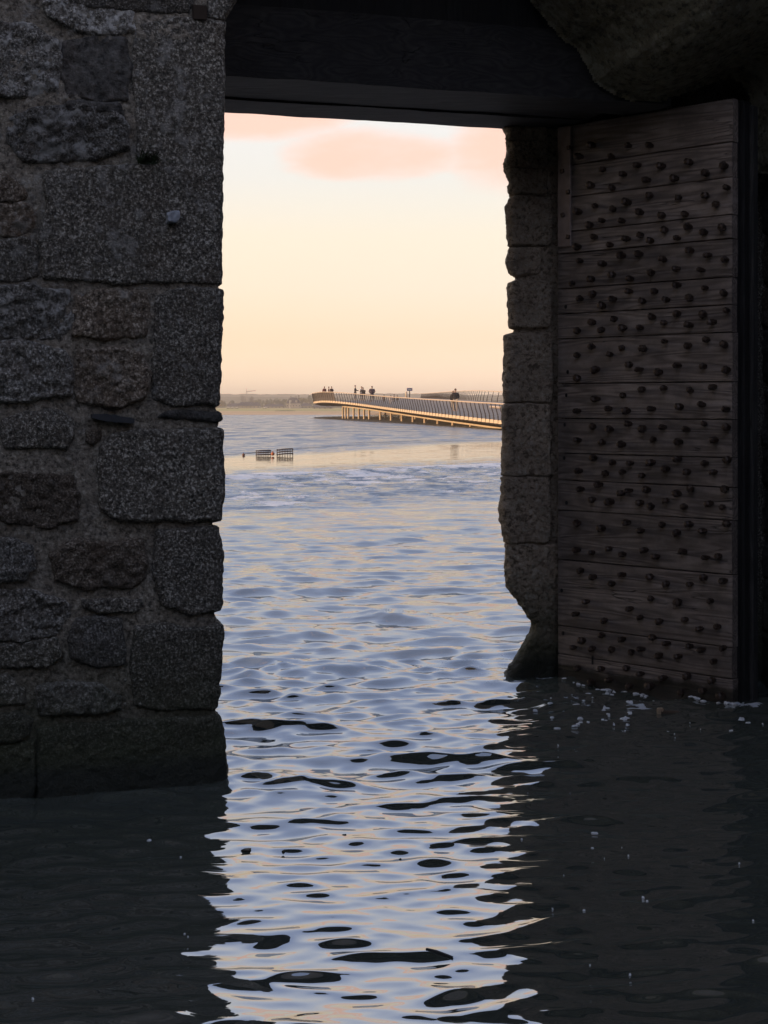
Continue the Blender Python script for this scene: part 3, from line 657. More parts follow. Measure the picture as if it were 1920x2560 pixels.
# tuft of grass
def build_tuft():
    sx, sz = on_wall(366, 408, T1)
    V = []; Fc = []; r = random.Random(3)
    base = Vector(W(sx, T1 - .012, sz))
    for i in range(150):
        a = r.uniform(-1.3, 1.3); L = r.uniform(.05, .13) * (1.25 if i % 6 == 0 else 1)
        side = Vector((U[0], U[1], 0)); out = Vector((-NN[0], -NN[1], 0))
        d0 = (side * math.sin(a) * .8 + out * r.uniform(.1, .8) + Vector((0, 0, math.cos(a) * 1.0))).normalized()
        b0 = base + side * r.uniform(-.035, .04) + Vector((0, 0, r.uniform(-.008, .01)))
        w = side * r.uniform(.0012, .0025); n0 = len(V)
        for k in range(4):
            f = k / 3; p_ = b0 + d0 * L * f + Vector((0, 0, -L * .55 * f * f)) + out * .01 * f
            V += [tuple(p_ - w * (1 - f * .9)), tuple(p_ + w * (1 - f * .9))]
        for k in range(3): Fc.append((n0 + 2 * k, n0 + 2 * k + 1, n0 + 2 * k + 3, n0 + 2 * k + 2))
    t = mesh('grass_tuft', V, Fc, plain('tuft_green', (0.035, 0.055, 0.018), .8, 0, .5, 60))
    tag(t, 'small dark green tuft growing from a joint of the left wall', 'plant')
build_tuft()
# bulk of the rampart, plus unseen court walls added to cut the light
RM = M['granite']
bulk = empty('rampart', tuple(W(0, 7.5, 0)), 'long high rampart masonry that carries the gate above the frame, with unseen court walls added to cut sky light', 'rampart')
mass('masonry', -70, 1.05, T1 + .06, 9.0, -1, 13, RM, bulk)  # unseen run drawn out leftward so the low sun misses the gate
mass('masonry', 1.05, 5.0, T1 + .10, 9.0, 4.35, 13, RM, bulk)
mass('masonry', 4.45, 40, 7.6, 9.0, -1, 13, RM, bulk)
mass('masonry', -16, 16, -9.5, -8.5, -1, 7.5, RM, bulk)  # added wall behind the camera, blocks low sky light
mass('masonry', -9, -8, -8.5, T1 - .2, -1, 7.5, RM, bulk)  # added left court wall, out of view, also holds back sky light
mass('masonry', 9, 10, -8.5, 5, -1, 9, RM, bulk)  # added right court wall, out of view, for the same dimming
mass('masonry', 3.95, 4.45, 8.46, 9.0, -1, 4.35, RM, bulk)

# ------------------------------------------------------------------ right jamb
T2 = 8.15
JB = Face(T2, [(1262, -300), (1262, 300), (1268, 318), (1279, 330), (1274, 347), (1281, 373), (1270, 408), (1283, 451), (1286, 495), (1278, 514), (1279, 564), (1283, 616), (1277, 655),
               (1286, 686), (1283, 712), (1284, 815), (1281, 830), (1275, 838), (1272, 893), (1270, 993), (1267, 1019), (1268, 1097), (1265, 1167), (1262, 1300), (1266, 1330), (1272, 1352),
               (1272, 1454), (1277, 1476), (1304, 1502), (1330, 1541), (1341, 1556), (1341, 1580), (1322, 1610), (1300, 1649), (1280, 1682), (1272, 1720), (1272, 1900)], -1, 0.035, 118)
jamb = empty('stone_jamb', tuple(W(JB.sc(1.0), T2, 0)), 'narrow weathered granite jamb with an eroded outline, between the sea view and the studded door', 'jamb')
jr = on_wall(1408, 1000, T2)[0]
def hf_j(A, Z): return -0.020 + 0.006 * fbm(A * 12, Z * 12, 0, 3, 91), None
field('mortar', JB, float(JB.sc(1.0)) - .5, jr + .02, -0.4, 4.2, 0.011, hf_j, M['jamb'], jamb)
def JP(yt, yb, xr=1376, jit=4):
    pts = []
    for x, y in ((Cc, yt), (xr - 50, yt + random.uniform(-jit, jit)), (xr - 6, yt), (xr, yt + 8), (xr + random.uniform(-3, 2), (yt + yb) / 2), (xr, yb - 8), (xr - 6, yb), (xr - 50, yb + random.uniform(-jit, jit)), (Cc, yb)):
        s, z = on_wall(x if x != Cc else 1275, y, T2)
        if x == Cc: s = float(JB.sc(z)) - 0.36
        pts.append((s, z))
    return pts
for (yt, yb, xr, pr, ro) in ((-60, 130, 1390, .01, .01), (136, 312, 1390, .01, .01), (318, 348, 1366, .01, .012), (354, 414, 1368, .016, .016), (422, 484, 1368, .014, .016), (494, 612, 1378, .016, .012), (622, 682, 1350, .008, .014),
                             (708, 818, 1374, .016, .012), (836, 1006, 1377, .014, .010), (1013, 1188, 1374, .013, .012), (1193, 1356, 1372, .013, .012), (1362, 1860, 1394, .014, .018)):
    stone(JB, JP(yt, yb, xr), M['jamb'], jamb, prot=pr + .004, rough=ro * 1.15, edge=.02, g=.008, warp=.008, back=.03)
mass('rebate', jr - .03, 3.95, T2 + .12, T2 + .30, -.4, 4.2, M['schist'], jamb)

# ------------------------------------------------------------------ timber lintel
zl = 1.6 + (HOR - 315) / F * 8.745
lin_r = empty('timber_lintel', tuple(W(2.4, 7.8, zl)), 'thick near black timber lintel and boards over the water gate', 'lintel')
def beam(s0, s1, t0, t1, z0, z1, mat=M['beam'], name='beam', n=60, sag=0.006, sd_=1):
    ss = np.linspace(s0, s1, n); V = []
    ring = []
    q = 4
    for (ta, za), (tb, zb) in (((t0, z0), (t1, z0)), ((t1, z0), (t1, z1)), ((t1, z1), (t0, z1)), ((t0, z1), (t0, z0))):
        for k in range(q): ring.append((ta + (tb - ta) * k / q, za + (zb - za) * k / q))
    m_ = len(ring)
    for i, s in enumerate(ss):
        for (t, z_) in ring:
            V.append(W(s, t + sag * float(vnoise(s * 5, t * 6, z_ * 5, sd_)), z_ + sag * float(fbm(s * 4, t * 5, z_ * 3, 3, sd_ + 3))))
    Fc = [(i * m_ + k, i * m_ + (k + 1) % m_, (i + 1) * m_ + (k + 1) % m_, (i + 1) * m_ + k) for i in range(n - 1) for k in range(m_)]
    Fc += [tuple(range(m_)), tuple(range((n - 1) * m_, n * m_))[::-1]]
    return mesh(name, V, Fc, mat, lin_r)
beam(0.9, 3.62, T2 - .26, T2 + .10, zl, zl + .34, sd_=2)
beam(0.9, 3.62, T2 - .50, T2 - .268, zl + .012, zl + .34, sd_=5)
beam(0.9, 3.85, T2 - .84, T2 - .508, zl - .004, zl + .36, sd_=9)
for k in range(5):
    beam(0.9, 4.3, T2 - .78, T2 - .70, zl + .365 + k * .2, zl + .56 + k * .2, M['black_board'], 'board', n=30, sd_=20 + k)

# ------------------------------------------------------------------ studded door
ex = Vector((Ep.x - Hp.x, Ep.y - Hp.y, 0)); DL = ex.length; ang = math.atan2(ex.y, ex.x)
door = empty('studded_door', (Hp.x, Hp.y, 0), 'tall weathered plank door covered in iron studs, standing open in the water', 'door', None, ang)
DM = Matrix.Translation((Hp.x, Hp.y, 0)) @ Matrix.Rotation(ang, 4, 'Z'); DMi = DM.inverted()
def on_door(px, py, off=0.0):
    o = DMi @ Vector((0, 0, EYE)); d = DMi.to_3x3() @ Vector(((px - 960) / F, 1, -(py - HOR) / F))
    l_ = (off - o.y) / d.y
    p_ = o + d * l_; return p_.x, p_.z
def zdoor(y): return EYE - (y - HOR) / F * Hp.y
pb = [zdoor(y) for y in (318, 417, 497, 582, 636, 723, 786, 848, 960, 1046, 1133, 1200, 1275, 1398, 1563, 1634)] + [-0.3]
for i in range(len(pb) - 1):
    bm = bmesh.new(); z1, z0 = pb[i], pb[i + 1]
    o = -random.uniform(0, .004); xr = random.uniform(-.004, .004)
    nx, nz = 40, 5; V = []; Fc = []
    c = .0035; gap = .0022
    zs = [z0 + gap, z0 + gap + c] + [z0 + (z1 - z0) * k / 4 for k in (1, 2, 3)] + [z1 - gap - c, z1 - gap]
    for j, zz in enumerate(zs):
        for k in range(nx + 1):
            x = (DL + xr) * k / nx
            wob = .0022 * float(fbm(x * 6, i * 3.1, 0, 3, 5)) if j in (0, len(zs) - 1) else 0
            y = o + (c * 1.6 if j in (0, len(zs) - 1) else 0) + .0016 * float(fbm(x * 3, zz * 8, i, 3, 6))
            if k in (0, nx): y += .003
            V.append((x, y, zz + wob))
    nn = nx + 1
    for j in range(len(zs) - 1):
        for k in range(nx): Fc.append((j * nn + k, j * nn + k + 1, (j + 1) * nn + k + 1, (j + 1) * nn + k))
    nb = len(V); cs = [j * nn for j in range(len(zs))]; ce = [j * nn + nx for j in range(len(zs))]
    V += [(V[0][0], .055, zs[0]), (V[nx][0], .055, zs[0]), (V[nx][0], .055, zs[-1]), (V[0][0], .055, zs[-1])]
    Fc += [tuple([nb] + cs + [nb + 3])[::-1], tuple([nb + 1] + ce + [nb + 2]), (nb, nb + 1, nb + 2, nb + 3)]
    top = list(range((len(zs) - 1) * nn, len(zs) * nn)); bot = list(range(0, nn))
    Fc += [tuple(top + [nb + 2, nb + 3])[::-1][::-1], tuple(bot[::-1] + [nb, nb + 1])]
    me = bpy.data.meshes.new('plank'); me.from_pydata(V, [], Fc); me.update()
    bm.from_mesh(me); bmesh.ops.recalc_face_normals(bm, faces=bm.faces); bm.to_mesh(me); bm.free()
    link('plank', me, M['oak'], door)
def dbox(name, x0, x1, y0, y1, z0, z1, mat, bev=.004):
    bm = bmesh.new(); bm_box(bm, x0, x1, y0, y1, z0, z1, bev); return bm_mesh(name, bm, mat, door)
dbox('backing', .01, DL - .01, .057, .10, -.3, pb[0] - .01, M['oak_dark'])
dbox('frame_post', DL - .09, DL + .012, .102, .16, -.3, pb[0], M['oak_dark'])
dbox('frame_post', DL - .10, DL + .03, .163, .215, -.3, pb[0] - .02, wood('old_oak_post', (0.02, 0.02, 0.02), (0.05, 0.047, 0.045), (0.085, 0.08, 0.075), 2))
x0, z1_ = on_door(1393, 319, -.01); x1, _ = on_door(1428, 319, -.01); _, z0_ = on_door(1410, 618, -.01)
dbox('iron_strap', x0 + .006, x1 + .002, -.018, -.005, z0_, z1_, M['iron_strap'], .006)
# studs: heads measured on the photograph
Z4 = [(630,833),(840,835),(965,833),(560,900),(740,897),(895,945),(1035,950),(1190,930),(1395,950),(690,972),(812,1000),(950,1032),(1110,1022),(1285,997),(625,1062),(745,1080),(1410,1078),(963,1123),(1130,1132),(1285,1125),(840,1163),(1345,1172),(648,1180),(750,1203),(555,1217),(908,1220),(1035,1235),(1170,1230),(690,1267),(805,1270),(617,1293),(1190,1303),(1380,1305),(1050,1322),(1278,1335),(910,1352),(645,1362),(833,1373),(970,1383),(1123,1370),(738,1407),(548,1418),(905,1460),(1197,1440),(1303,1465),(805,1470),(1400,1493),(560,1502),(1040,1495),(695,1518),(1122,1543),(1265,1555),(972,1565),(745,1580),(625,1603),(850,1602),(515,1630),(1125,1640),(1283,1655),(848,1677),(990,1675),(1390,1687),(635,1690),(560,1720),(752,1720),(1060,1725),(1190,1712),(920,1733),(690,1760)]
Z5 = [(1405,58),(1123,75),(1270,83),(757,105),(980,97),(632,127),(1045,130),(1330,123),(545,175),(685,168),(810,157),(910,160),(1195,145),(1050,237),(1290,228),(630,268),(800,273),(925,278),(1185,260),(1393,258),(545,317),(733,313),(845,370),(655,398),(908,397),(1128,377),(1272,380),(1017,413),(1407,403),(545,447),(918,512),(1048,507),(1195,522),(1330,497),(808,545),(660,567),(730,625),(550,637),(833,638),(980,625),(1137,613),(1270,603),(1408,627),(635,728),(843,713),(735,745),(922,740),(1043,730),(1180,747),(1275,715),(1430,733),(553,807),(690,820),(808,832),(982,802),(1135,817),(1340,808),(638,910),(748,935),(852,938),(975,937),(1127,917),(1410,920),(1283,940),(557,983),(705,997),(808,992),(918,1012),(1057,973),(1180,988),(1333,993),(675,1063),(567,1090),(848,1097),(950,1093),(1195,1090),(800,1115),(1125,1112),(1395,1090),(632,1148),(738,1165),(910,1167),(1055,1157),(973,1190),(1162,1193),(1310,1172),(1380,1195)]
Z6 = [(545,132),(833,130),(688,162),(915,177),(1035,142),(1195,142),(1405,138),(1122,187),(1275,177),(547,288),(632,303),(730,282),(810,313),(935,290),(1005,325),(1160,300),(1293,333),(1360,325),(565,405),(638,445),(810,430),(965,443),(1275,448),(1393,467),(747,483),(1058,483),(1195,485),(600,587),(970,570),(1127,588),(1313,582),(850,627),(540,657),(700,695),(908,678),(1020,700),(1167,690),(1253,742),(1355,730),(687,783),(980,795),(573,812),(805,803),(1065,827),(1197,845),(523,853),(633,858),(742,863),(920,862),(1267,865),(1387,853),(855,878),(1020,897),(1132,905),(1332,930),(547,967),(687,975),(832,972),(915,1005),(1045,1028),(1180,1017),(1322,1042),(633,1055),(735,1043),(850,1077),(970,1075),(1140,1110),(1270,1100),(1380,1130)]
heads = [(1200 + .434 * x, .434 * y) for x, y in Z4] + [(1200 + .434 * x, 750 + .434 * y) for x, y in Z5] + [(1200 + .434 * x, 1250 + .434 * y) for x, y in Z6]
def stud_mesh(seed):
    r = random.Random(seed); bm = bmesh.new(); n = 6
    prof = [(0.0, .014), (-.020, .014), (-.023, .0205), (-.050, .0195), (-.058, .012), (-.061, .0)]
    rings = []
    jit = [r.uniform(.86, 1.1) for _ in range(n)]
    for y, rad in prof[:-1]:
        rings.append([bm.verts.new((math.cos(6.2832 * k / n) * rad * jit[k], y, math.sin(6.2832 * k / n) * rad * jit[k])) for k in range(n)])
    tip = bm.verts.new((0, prof[-1][0], 0))
    for a, b in zip(rings, rings[1:]):
        for k in range(n): bm.faces.new((a[k], a[(k + 1) % n], b[(k + 1) % n], b[k]))
    for k in range(n): bm.faces.new((rings[-1][k], rings[-1][(k + 1) % n], tip))
    bmesh.ops.recalc_face_normals(bm, faces=bm.faces)
    me = bpy.data.meshes.new('stud'); bm.to_mesh(me); bm.free(); me.materials.append(M['iron']); return me
SM = [stud_mesh(i) for i in range(6)]
for i, (px, py) in enumerate(heads):
    x, z = on_door(px, py, -.046)
    if not (0.01 < x < DL - .005): x = min(max(x, .015), DL - .02)
    o = link('stud', SM[i % 6], None, door); o.location = (x, 0.002, z); o.rotation_euler = (random.uniform(-.12, .12), random.uniform(0, 3), random.uniform(-.12, .12))
    k = random.uniform(.8, 1.15); o.scale = (k, random.uniform(.85, 1.2), k)
bm = bmesh.new(); bm_box(bm, -.012, .012, -.016, 0, -.012, .012, .003); nail = bpy.data.meshes.new('nail'); bm.to_mesh(nail); bm.free(); nail.materials.append(M['iron'])
for X, Y in ((508, 850), (470, 985), (503, 1105), (472, 1238), (503, 1363)):
    x, z = on_door(1200 + .434 * X, .434 * Y, -.03); o = link('nail', nail, None, door); o.location = (x, -.017, z); o.rotation_euler = (0, random.uniform(-.3, .3), 0)
bm = bmesh.new(); bmesh.ops.create_cone(bm, segments=10, radius1=.012, radius2=.011, depth=.006, cap_ends=True); peg = bpy.data.meshes.new('peg'); bm.to_mesh(peg); bm.free(); peg.materials.append(M['oak_dark'])
for X, Y in ((1415, 767), (1417, 988), (1413, 1062), (1411, 1145), (1417, 1257), (1405, 1476), (1408, 1583), (1420, 930)):
    x, z = on_door(X, Y); o = link('peg', peg, None, door); o.location = (max(x, .02), -.004, z); o.rotation_euler = (R(90), 0, 0); o.scale = (.7, 1, 1)
# slot in the lowest planks, its shade drawn as a thin dark bar
x, z = on_door(1482, 1648); dbox('slot', x - .006, x + .006, -.006, .004, z - .03, z + .02, M['oak_dark'], .002)

# ------------------------------------------------------------------ vault haunch and right wall
T3 = 6.75
VF = Face(T3, None, 1)
def slope(A, Z): return 0.5 * np.log1p(np.exp((Z - 3.1) * 6)) / 6
vault = empty('rubble_vault', tuple(W(3.6, 7.2, 3.3)), 'rough rubble haunch of the vault hanging over the studded door', 'vault')
vp = [on_wall(x, y, T3 + .53) for x, y in ((1290, -260), (1312, -80), (1340, 0), (1378, 48), (1405, 82), (1446, 112), (1480, 160), (1494, 198), (1535, 222), (1580, 240), (1630, 243), (1700, 226),
                                      (1780, 196), (1830, 188), (1862, 200), (1882, 232), (1892, 300), (1896, 420), (2120, 420), (2400, -260))]
def hf_v(A, Z):
    wa = A + .012 * fbm(A * 12, Z * 12, 0, 3, 31); wz = Z + .012 * fbm(A * 12, Z * 12, 0, 3, 32)
    d = pdist(vp, wa, wz)
    h = slope(A, Z) + .030 * np.sign(vnoise(A * 4, Z * 6, 0, 71)) * np.abs(vnoise(A * 4, Z * 6, 0, 71)) ** .5 + .028 * fbm(A * 3.2, Z * 3.2, 0, 5, 33, .6) + .012 * fbm(A * 22, Z * 22, 0, 3, 34)
    k = 1 - np.exp(-np.maximum(d, 0) / .11)
    return -0.53 + (h + 0.53) * k, d > -.02
field('rubble_face', VF, min(p[0] for p in vp) - .03, max(p[0] for p in vp) + .03, min(p[1] for p in vp) - .03, max(p[1] for p in vp), 0.010, hf_v, M['vault'], vault)
mass('vault_shade_slab', 2.6, 6.0, 6.2, 7.25, 4.2, 4.6, M['vault'], vault)  # unseen slab added overhead to keep steep light off the door

rw_s = on_wall(1884, 1000, 7.85)[0]
rwall = empty('stone_wall', tuple(W(rw_s, 6.5, 0)), 'dark rubble wall at the right edge of the frame, beyond the open door', 'wall')
rv, rf_ = [], []
na, nz = 170, 200
A, Z = np.meshgrid(np.linspace(2.0, 8.3, na), np.linspace(-.4, 4.4, nz))
cell = vnoise(A * 3.4, Z * 4.6, 0, 200)
hh = .06 * np.sign(cell) * np.abs(cell) ** .4 + .03 * fbm(A * 5, Z * 5, 0, 4, 60)
P = W(rw_s - hh, A, Z).reshape(-1, 3); idx = np.arange(na * nz).reshape(nz, na)
mesh('mortar', P, np.stack([idx[:-1, :-1], idx[:-1, 1:], idx[1:, 1:], idx[1:, :-1]], -1).reshape(-1, 4), M['schist'], rwall, True)
class SideFace:
    def pos(self, a, z, h): return W(rw_s - .07 - h + 0 * a, a, z)
z = -.35
while z < 4.2:
    h_ = random.uniform(.2, .34); t = 2.0
    while t < 7.9:
        w_ = random.uniform(.25, .5); j = lambda: random.uniform(-.015, .015)
        stone(SideFace(), [(t + j(), z + j()), (t + w_ + j(), z + j()), (t + w_ + j(), z + h_ + j()), (t + j(), z + h_ + j())], random.choice([M['schist'], M['schist'], RU]), rwall, g=.02, prot=.02, rough=.02)
        t += w_ + .03
    z += h_ + .03

# ------------------------------------------------------------------ foam, driftwood
def wat(px, py):
    d = WK / (py - HOR); return (px - 960) / F * d, d
M['foam'] = plain('sea_foam', (0.85, 0.85, 0.87), .9, 0, .15, 90, .002)
def build_foam():
    pts = []
    f = .398; X0, Y0 = 1260, 1650
    for (X, Y, w, h) in ((455, 285, 60, 14), (290, 290, 50, 12), (470, 208, 50, 6), (640, 310, 62, 10), (790, 295, 60, 14), (790, 350, 36, 14), (760, 380, 62, 14), (775, 407, 36, 9), (620, 375, 24, 10), (530, 418, 24, 14),
                         (465, 432, 34, 9), (475, 362, 50, 6), (515, 393, 26, 7), (690, 415, 22, 7), (575, 268, 35, 8), (375, 335, 30, 8), (300, 357, 40, 9), (640, 403, 30, 8), (655, 355, 26, 8), (710, 258, 16, 5), (900, 432, 22, 4),
                         (1030, 448, 18, 6), (1072, 465, 12, 5), (1075, 490, 7, 4), (1168, 398, 8, 4), (1490, 373, 46, 9), (1535, 380, 40, 8), (1510, 388, 26, 4), (1425, 447, 34, 6), (1625, 382, 14, 5), (760, 443, 14, 9), (1235, 432, 6, 3), (340, 595, 6, 4), (500, 240, 22, 4),
                         (612, 943, 6, 6), (570, 1082, 56, 9), (740, 1192, 6, 5), (780, 1232, 14, 5), (555, 1195, 26, 12), (630, 1250, 8, 6), (375, 1347, 12, 5), (875, 1470, 26, 14), (897, 1503, 18, 8), (502, 1560, 20, 8), (305, 1553, 12, 7), (1478, 1280, 16, 5), (1565, 1620, 18, 10),
                         (150, 815, 6, 4), (415, 818, 6, 6), (340, 515, 12, 10), (110, 1135, 16, 6)):
        pts.append((X0 + f * X, Y0 + f * Y, f * w, f * h))
    pts += [(372, 2101, 14, 5), (452, 2142, 6, 3), (82, 2500, 8, 5), (462, 2336, 7, 4), (470, 2344, 6, 3), (1475, 2420, 8, 5), (1575, 2437, 7, 5)]
    for i in range(10): pts.append((random.uniform(1330, 1600), random.uniform(1728, 1830), random.uniform(3, 22), random.uniform(1.2, 4)))
    for i in range(30):   # broken line of froth along the foot of the door
        f_ = random.uniform(0, 1); pts.append((1396 + f_ * 440, 1700 + f_ * 68 + random.uniform(0, 5), random.uniform(6, 26), random.uniform(2, 4)))
    V = []; Fc = []
    for (px, py, w, h) in pts:
        x, y = wat(px, py); sx = w * .42 / F * y; sy = max(h * .26 * y * y / WK, .003); n = 16; n0 = len(V)
        hz = min(.006, sx * .2); ph = random.uniform(0, 9)
        for rr, zz in ((1.0, -.004), (.8, .6 * hz), (.45, hz)):
            for k in range(n):
                a = 6.2832 * k / n; r_ = rr * (.85 + .75 * float(fbm(math.cos(a) * 1.6 + ph, math.sin(a) * 1.6 + px, 0, 3, 6)))
                qx, qy = x + sx * math.cos(a) * r_, y + sy * math.sin(a) * r_; V.append((qx, qy, wz(qx, qy) + .002 + zz + .002 * random.random()))
        V.append((x, y, wz(x, y) + .003 + hz * 1.1))
        for j in range(2):
            for k in range(n): Fc.append((n0 + j * n + k, n0 + j * n + (k + 1) % n, n0 + (j + 1) * n + (k + 1) % n, n0 + (j + 1) * n + k))
        for k in range(n): Fc.append((n0 + 2 * n + k, n0 + 2 * n + (k + 1) % n, n0 + 3 * n))
    tag(mesh('sea_foam', V, Fc, M['foam'], None, True), 'flecks and patches of white foam drifting by the foot of the door', 'foam', kind='stuff')
build_foam()
x, y = wat(1651, 1790); x2, y2 = wat(1728, 1793)
dw = empty('driftwood', (x, y, 0), 'short brown driftwood stick with a pale sawn end, afloat below the door', 'driftwood')
tube('stick', [(x, y, .018), (x + .09, y + .01, .012), (x2, y2, .0)], [.016, .013, .005], wood('drift_bark', (.03, .02, .012), (.09, .055, .035), (.14, .09, .06), 0), dw, 8)
bm = bmesh.new(); bm_box(bm, x - .018, x + .016, y - .012, y + .012, .0, .042, .005); 
for v in bm.verts: v.co -= Vector((x, y, 0))
bm_mesh('sawn_end', bm, plain('pale_wood', (.42, .30, .2), .8, 0, .2, 60), dw)
x, y = wat(1092, 2385); tw = tube('twig', [(qx, qy, wz(qx, qy) + .002) for qx, qy in ((x - .03, y + .02), (x, y), (x + .03, y - .02), (x + .045, y - .03))], [.004, .005, .004, .003], M['slate'], None, 6)
tag(tw, 'dark forked twig floating in the bright water near the bottom', 'twig')
seaw = plain('dark_weed', (.03, .025, .015), .6, 0, .3, 50)
for i, (px, py, w) in enumerate(((616, 2123, .018), (860, 2086, .008), (1000, 2146, .006), (708, 2128, .007))):
    x, y = wat(px, py); bm = bmesh.new(); bmesh.ops.create_icosphere(bm, subdivisions=2, radius=1)
    for v in bm.verts:
        k = 1 + .5 * float(vnoise(v.co.x * 2, v.co.y * 2, v.co.z * 2 + i, 3)); v.co = Vector((v.co.x * w * k, v.co.y * w * k, v.co.z * .004 * k))
    o = bm_mesh('seaweed_scrap', bm, seaw, None, True); o.location = (x, y, wz(x, y))
    tag(o, ('largest dark weed scrap afloat beside the foot of the left wall', 'speck of dark weed in the middle of the bright water', 'smallest speck of dark weed right of the middle', 'speck of dark weed just right of the largest scrap')[i], 'seaweed', 'scraps of weed on the water')

# ------------------------------------------------------------------ lobster cages, buoy, sandbar
def cage(px0, px1, py0, py1, pyw, label, tilt):
    d = WK / (pyw - HOR); x0 = (px0 - 960) / F * d; x1 = (px1 - 960) / F * d
    zt = EYE - (py0 - HOR) / F * d; zb = EYE - (py1 - HOR) / F * d
    r = empty('wire_cage', ((x0 + x1) / 2, d, 0), label, 'cage', 'half sunk cages on the tidal flat')
    dk = M.setdefault('cage', plain('rusted_frame', (.05, .028, .022), .7, 0, .3, 20)); fn = M.setdefault('netting', plain('faded_net', (.45, .33, .28), .9, 0, .3, 20))
    dep = .32
    n = 3
    for side in (0, 1):
        for k in range(n):
            z_ = zb + (zt - zb) * k / (n - 1)
            tube('rail', [(x0, d + side * dep, z_ - tilt), (x0 + (x1 - x0) * .3, d + side * dep, z_ + tilt * .2), ((x0 + x1) / 2, d + side * dep, z_ + tilt * .6), (x1, d + side * dep, z_ + tilt)], .016, dk, r, 6)
        m_ = 7
        for k in range(m_):
            x = x0 + (x1 - x0) * k / (m_ - 1)
            tube('upright', [(x, d + side * dep, -.05), (x, d + side * dep, zt + tilt * (2 * k / (m_ - 1) - 1))], .0065, dk, r, 5)
    for x in (x0, x1):
        for z_ in (zb, zt): tube('cross_bar', [(x, d, z_), (x, d + dep, z_)], .014, dk, r, 5)
    V = [(x0, d + .03, zb - tilt), (x1, d + .03, zb + tilt), (x1, d + .03, zt - .03 + tilt), (x0, d + .03, zt - .03 - tilt)]
    return r
cage(640, 675, 1127, 1137, 1141, 'left of two dark wire cages lying half sunk on the wet flat', .01)
cage(692, 731, 1124, 1136, 1141, 'right of two dark wire cages, beside the orange float', .025)
def ball(name, px, py, pyw, rad, mat, label, cat):
    d = WK / (pyw - HOR); bm = bmesh.new(); bmesh.ops.create_uvsphere(bm, u_segments=14, v_segments=10, radius=rad)
    bmesh.ops.create_cone(bm, segments=8, radius1=rad * .3, radius2=rad * .2, depth=rad * .7, cap_ends=True, matrix=Matrix.Translation((0, 0, rad * 1.1)))
    o = bm_mesh(name, bm, mat, None, True); o.location = ((px - 960) / F * d, d, EYE - (py - HOR) / F * d); return tag(o, label, cat)
ball('float_buoy', 682, 1134.5, 1141, .06, plain('orange_float', (.45, .13, .05), .5), 'orange float tied between the two half sunk cages', 'buoy')
ball('marker_buoy', 609, 1137, 1140, .05, plain('brown_float', (.16, .07, .05), .5), 'small brown buoy alone on the water left of the cages', 'buoy')
def ridge(name, pts, w, h, mat, kind='structure', seed=1):
    V = []; Fc = []; pts = [Vector((*p, 0)) for p in pts]; n = len(pts)
    prof = [(-1, -.1), (-.55, .45), (-.1, 1.0), (.35, .7), (1, -.1)]
    P = []
    for i in range(n - 1):
        for k in range(24): P.append(pts[i].lerp(pts[i + 1], k / 24))
    P.append(pts[-1]); m_ = len(P)
    for i, p_ in enumerate(P):
        f = min(1, i / 8, (m_ - 1 - i) / 8); nz_ = .6 + .6 * abs(float(fbm(p_.x * .7, p_.y * .4, 0, 3, seed)))
        for a, b in prof: V.append((p_.x + .2 * a, p_.y + a * w * (.3 + .7 * f) * nz_, b * h * f * nz_ - .01))
    k5 = len(prof)
    for i in range(m_ - 1):
        for k in range(k5 - 1): Fc.append((i * k5 + k, i * k5 + k + 1, (i + 1) * k5 + k + 1, (i + 1) * k5 + k))
    return tag(mesh(name, V, Fc, mat, None, True), kind=kind)
wets = plain('wet_sand', (.10, .085, .075), .35, 0, .3, 2)
ridge('sandbar', [wat(520, 1139), wat(620, 1134), wat(760, 1121), wat(900, 1112), wat(1060, 1106), wat(1300, 1098)], 1.1, .045, wets, seed=3)
ridge('sandbar', [wat(860, 1108), wat(960, 1106), wat(1050, 1102), wat(1090, 1103)], .9, .05, wets, seed=6)

# ------------------------------------------------------------------ footbridge
def catmull(P, step):
    P = [Vector(p) for p in P]; out = []
    for i in range(len(P) - 1):
        p0, p1, p2, p3 = P[max(i - 1, 0)], P[i], P[i + 1], P[min(i + 2, len(P) - 1)]
        for k in range(30):
            t = k / 30
            out.append(.5 * ((2 * p1) + (p2 - p0) * t + (2 * p0 - 5 * p1 + 4 * p2 - p3) * t * t + (3 * p1 - p0 - 3 * p2 + p3) * t ** 3))
    out.append(P[-1])
    L = [0]
    for a, b in zip(out, out[1:]): L.append(L[-1] + (b - a).length)
    n = int(L[-1] / step); res = []; j = 0
    for k in range(n + 1):
        t = L[-1] * k / n
        while j < len(L) - 2 and L[j + 1] < t: j += 1
        f = (t - L[j]) / max(L[j + 1] - L[j], 1e-6); res.append(out[j].lerp(out[j + 1], f))
    return res
M['deck'] = plain('bridge_deck_boards', (.20, .175, .165), .7, 0, .15, .5)
M['steel'] = plain('bridge_steel', (.075, .052, .04), .5, .2, .2, 1)
M['rail'] = plain('bridge_handrail', (.62, .47, .34), .45, 0, .1, 1)
M['plate'] = plain('bridge_fascia', (.66, .52, .38), .6, 0, .1, 1)
M['under'] = plain('bridge_underside', (.10, .075, .065), .8, 0, .2, 1)
M['cable'] = plain('bridge_cable', (.20, .19, .20), .5, .3, .1, 1)
bridge = empty('footbridge', tuple(at(1100, 1018, 140)), 'long curving pedestrian bridge on thin piles with sunlit ribs, standing out in the bay', 'bridge')
bridge.location.z = 0
SP = 1.55
PA_ = [at(1560, 1090, 74), at(1400, 1074, 88), at(1270, 1053, 102), at(1200, 1045, 112), at(1138, 1038, 121), at(1070, 1030.5, 134), at(1000, 1022, 152), at(950, 1015.5, 167), at(900, 1009, 182), at(860, 1004.5, 192), at(830, 1002, 199)]
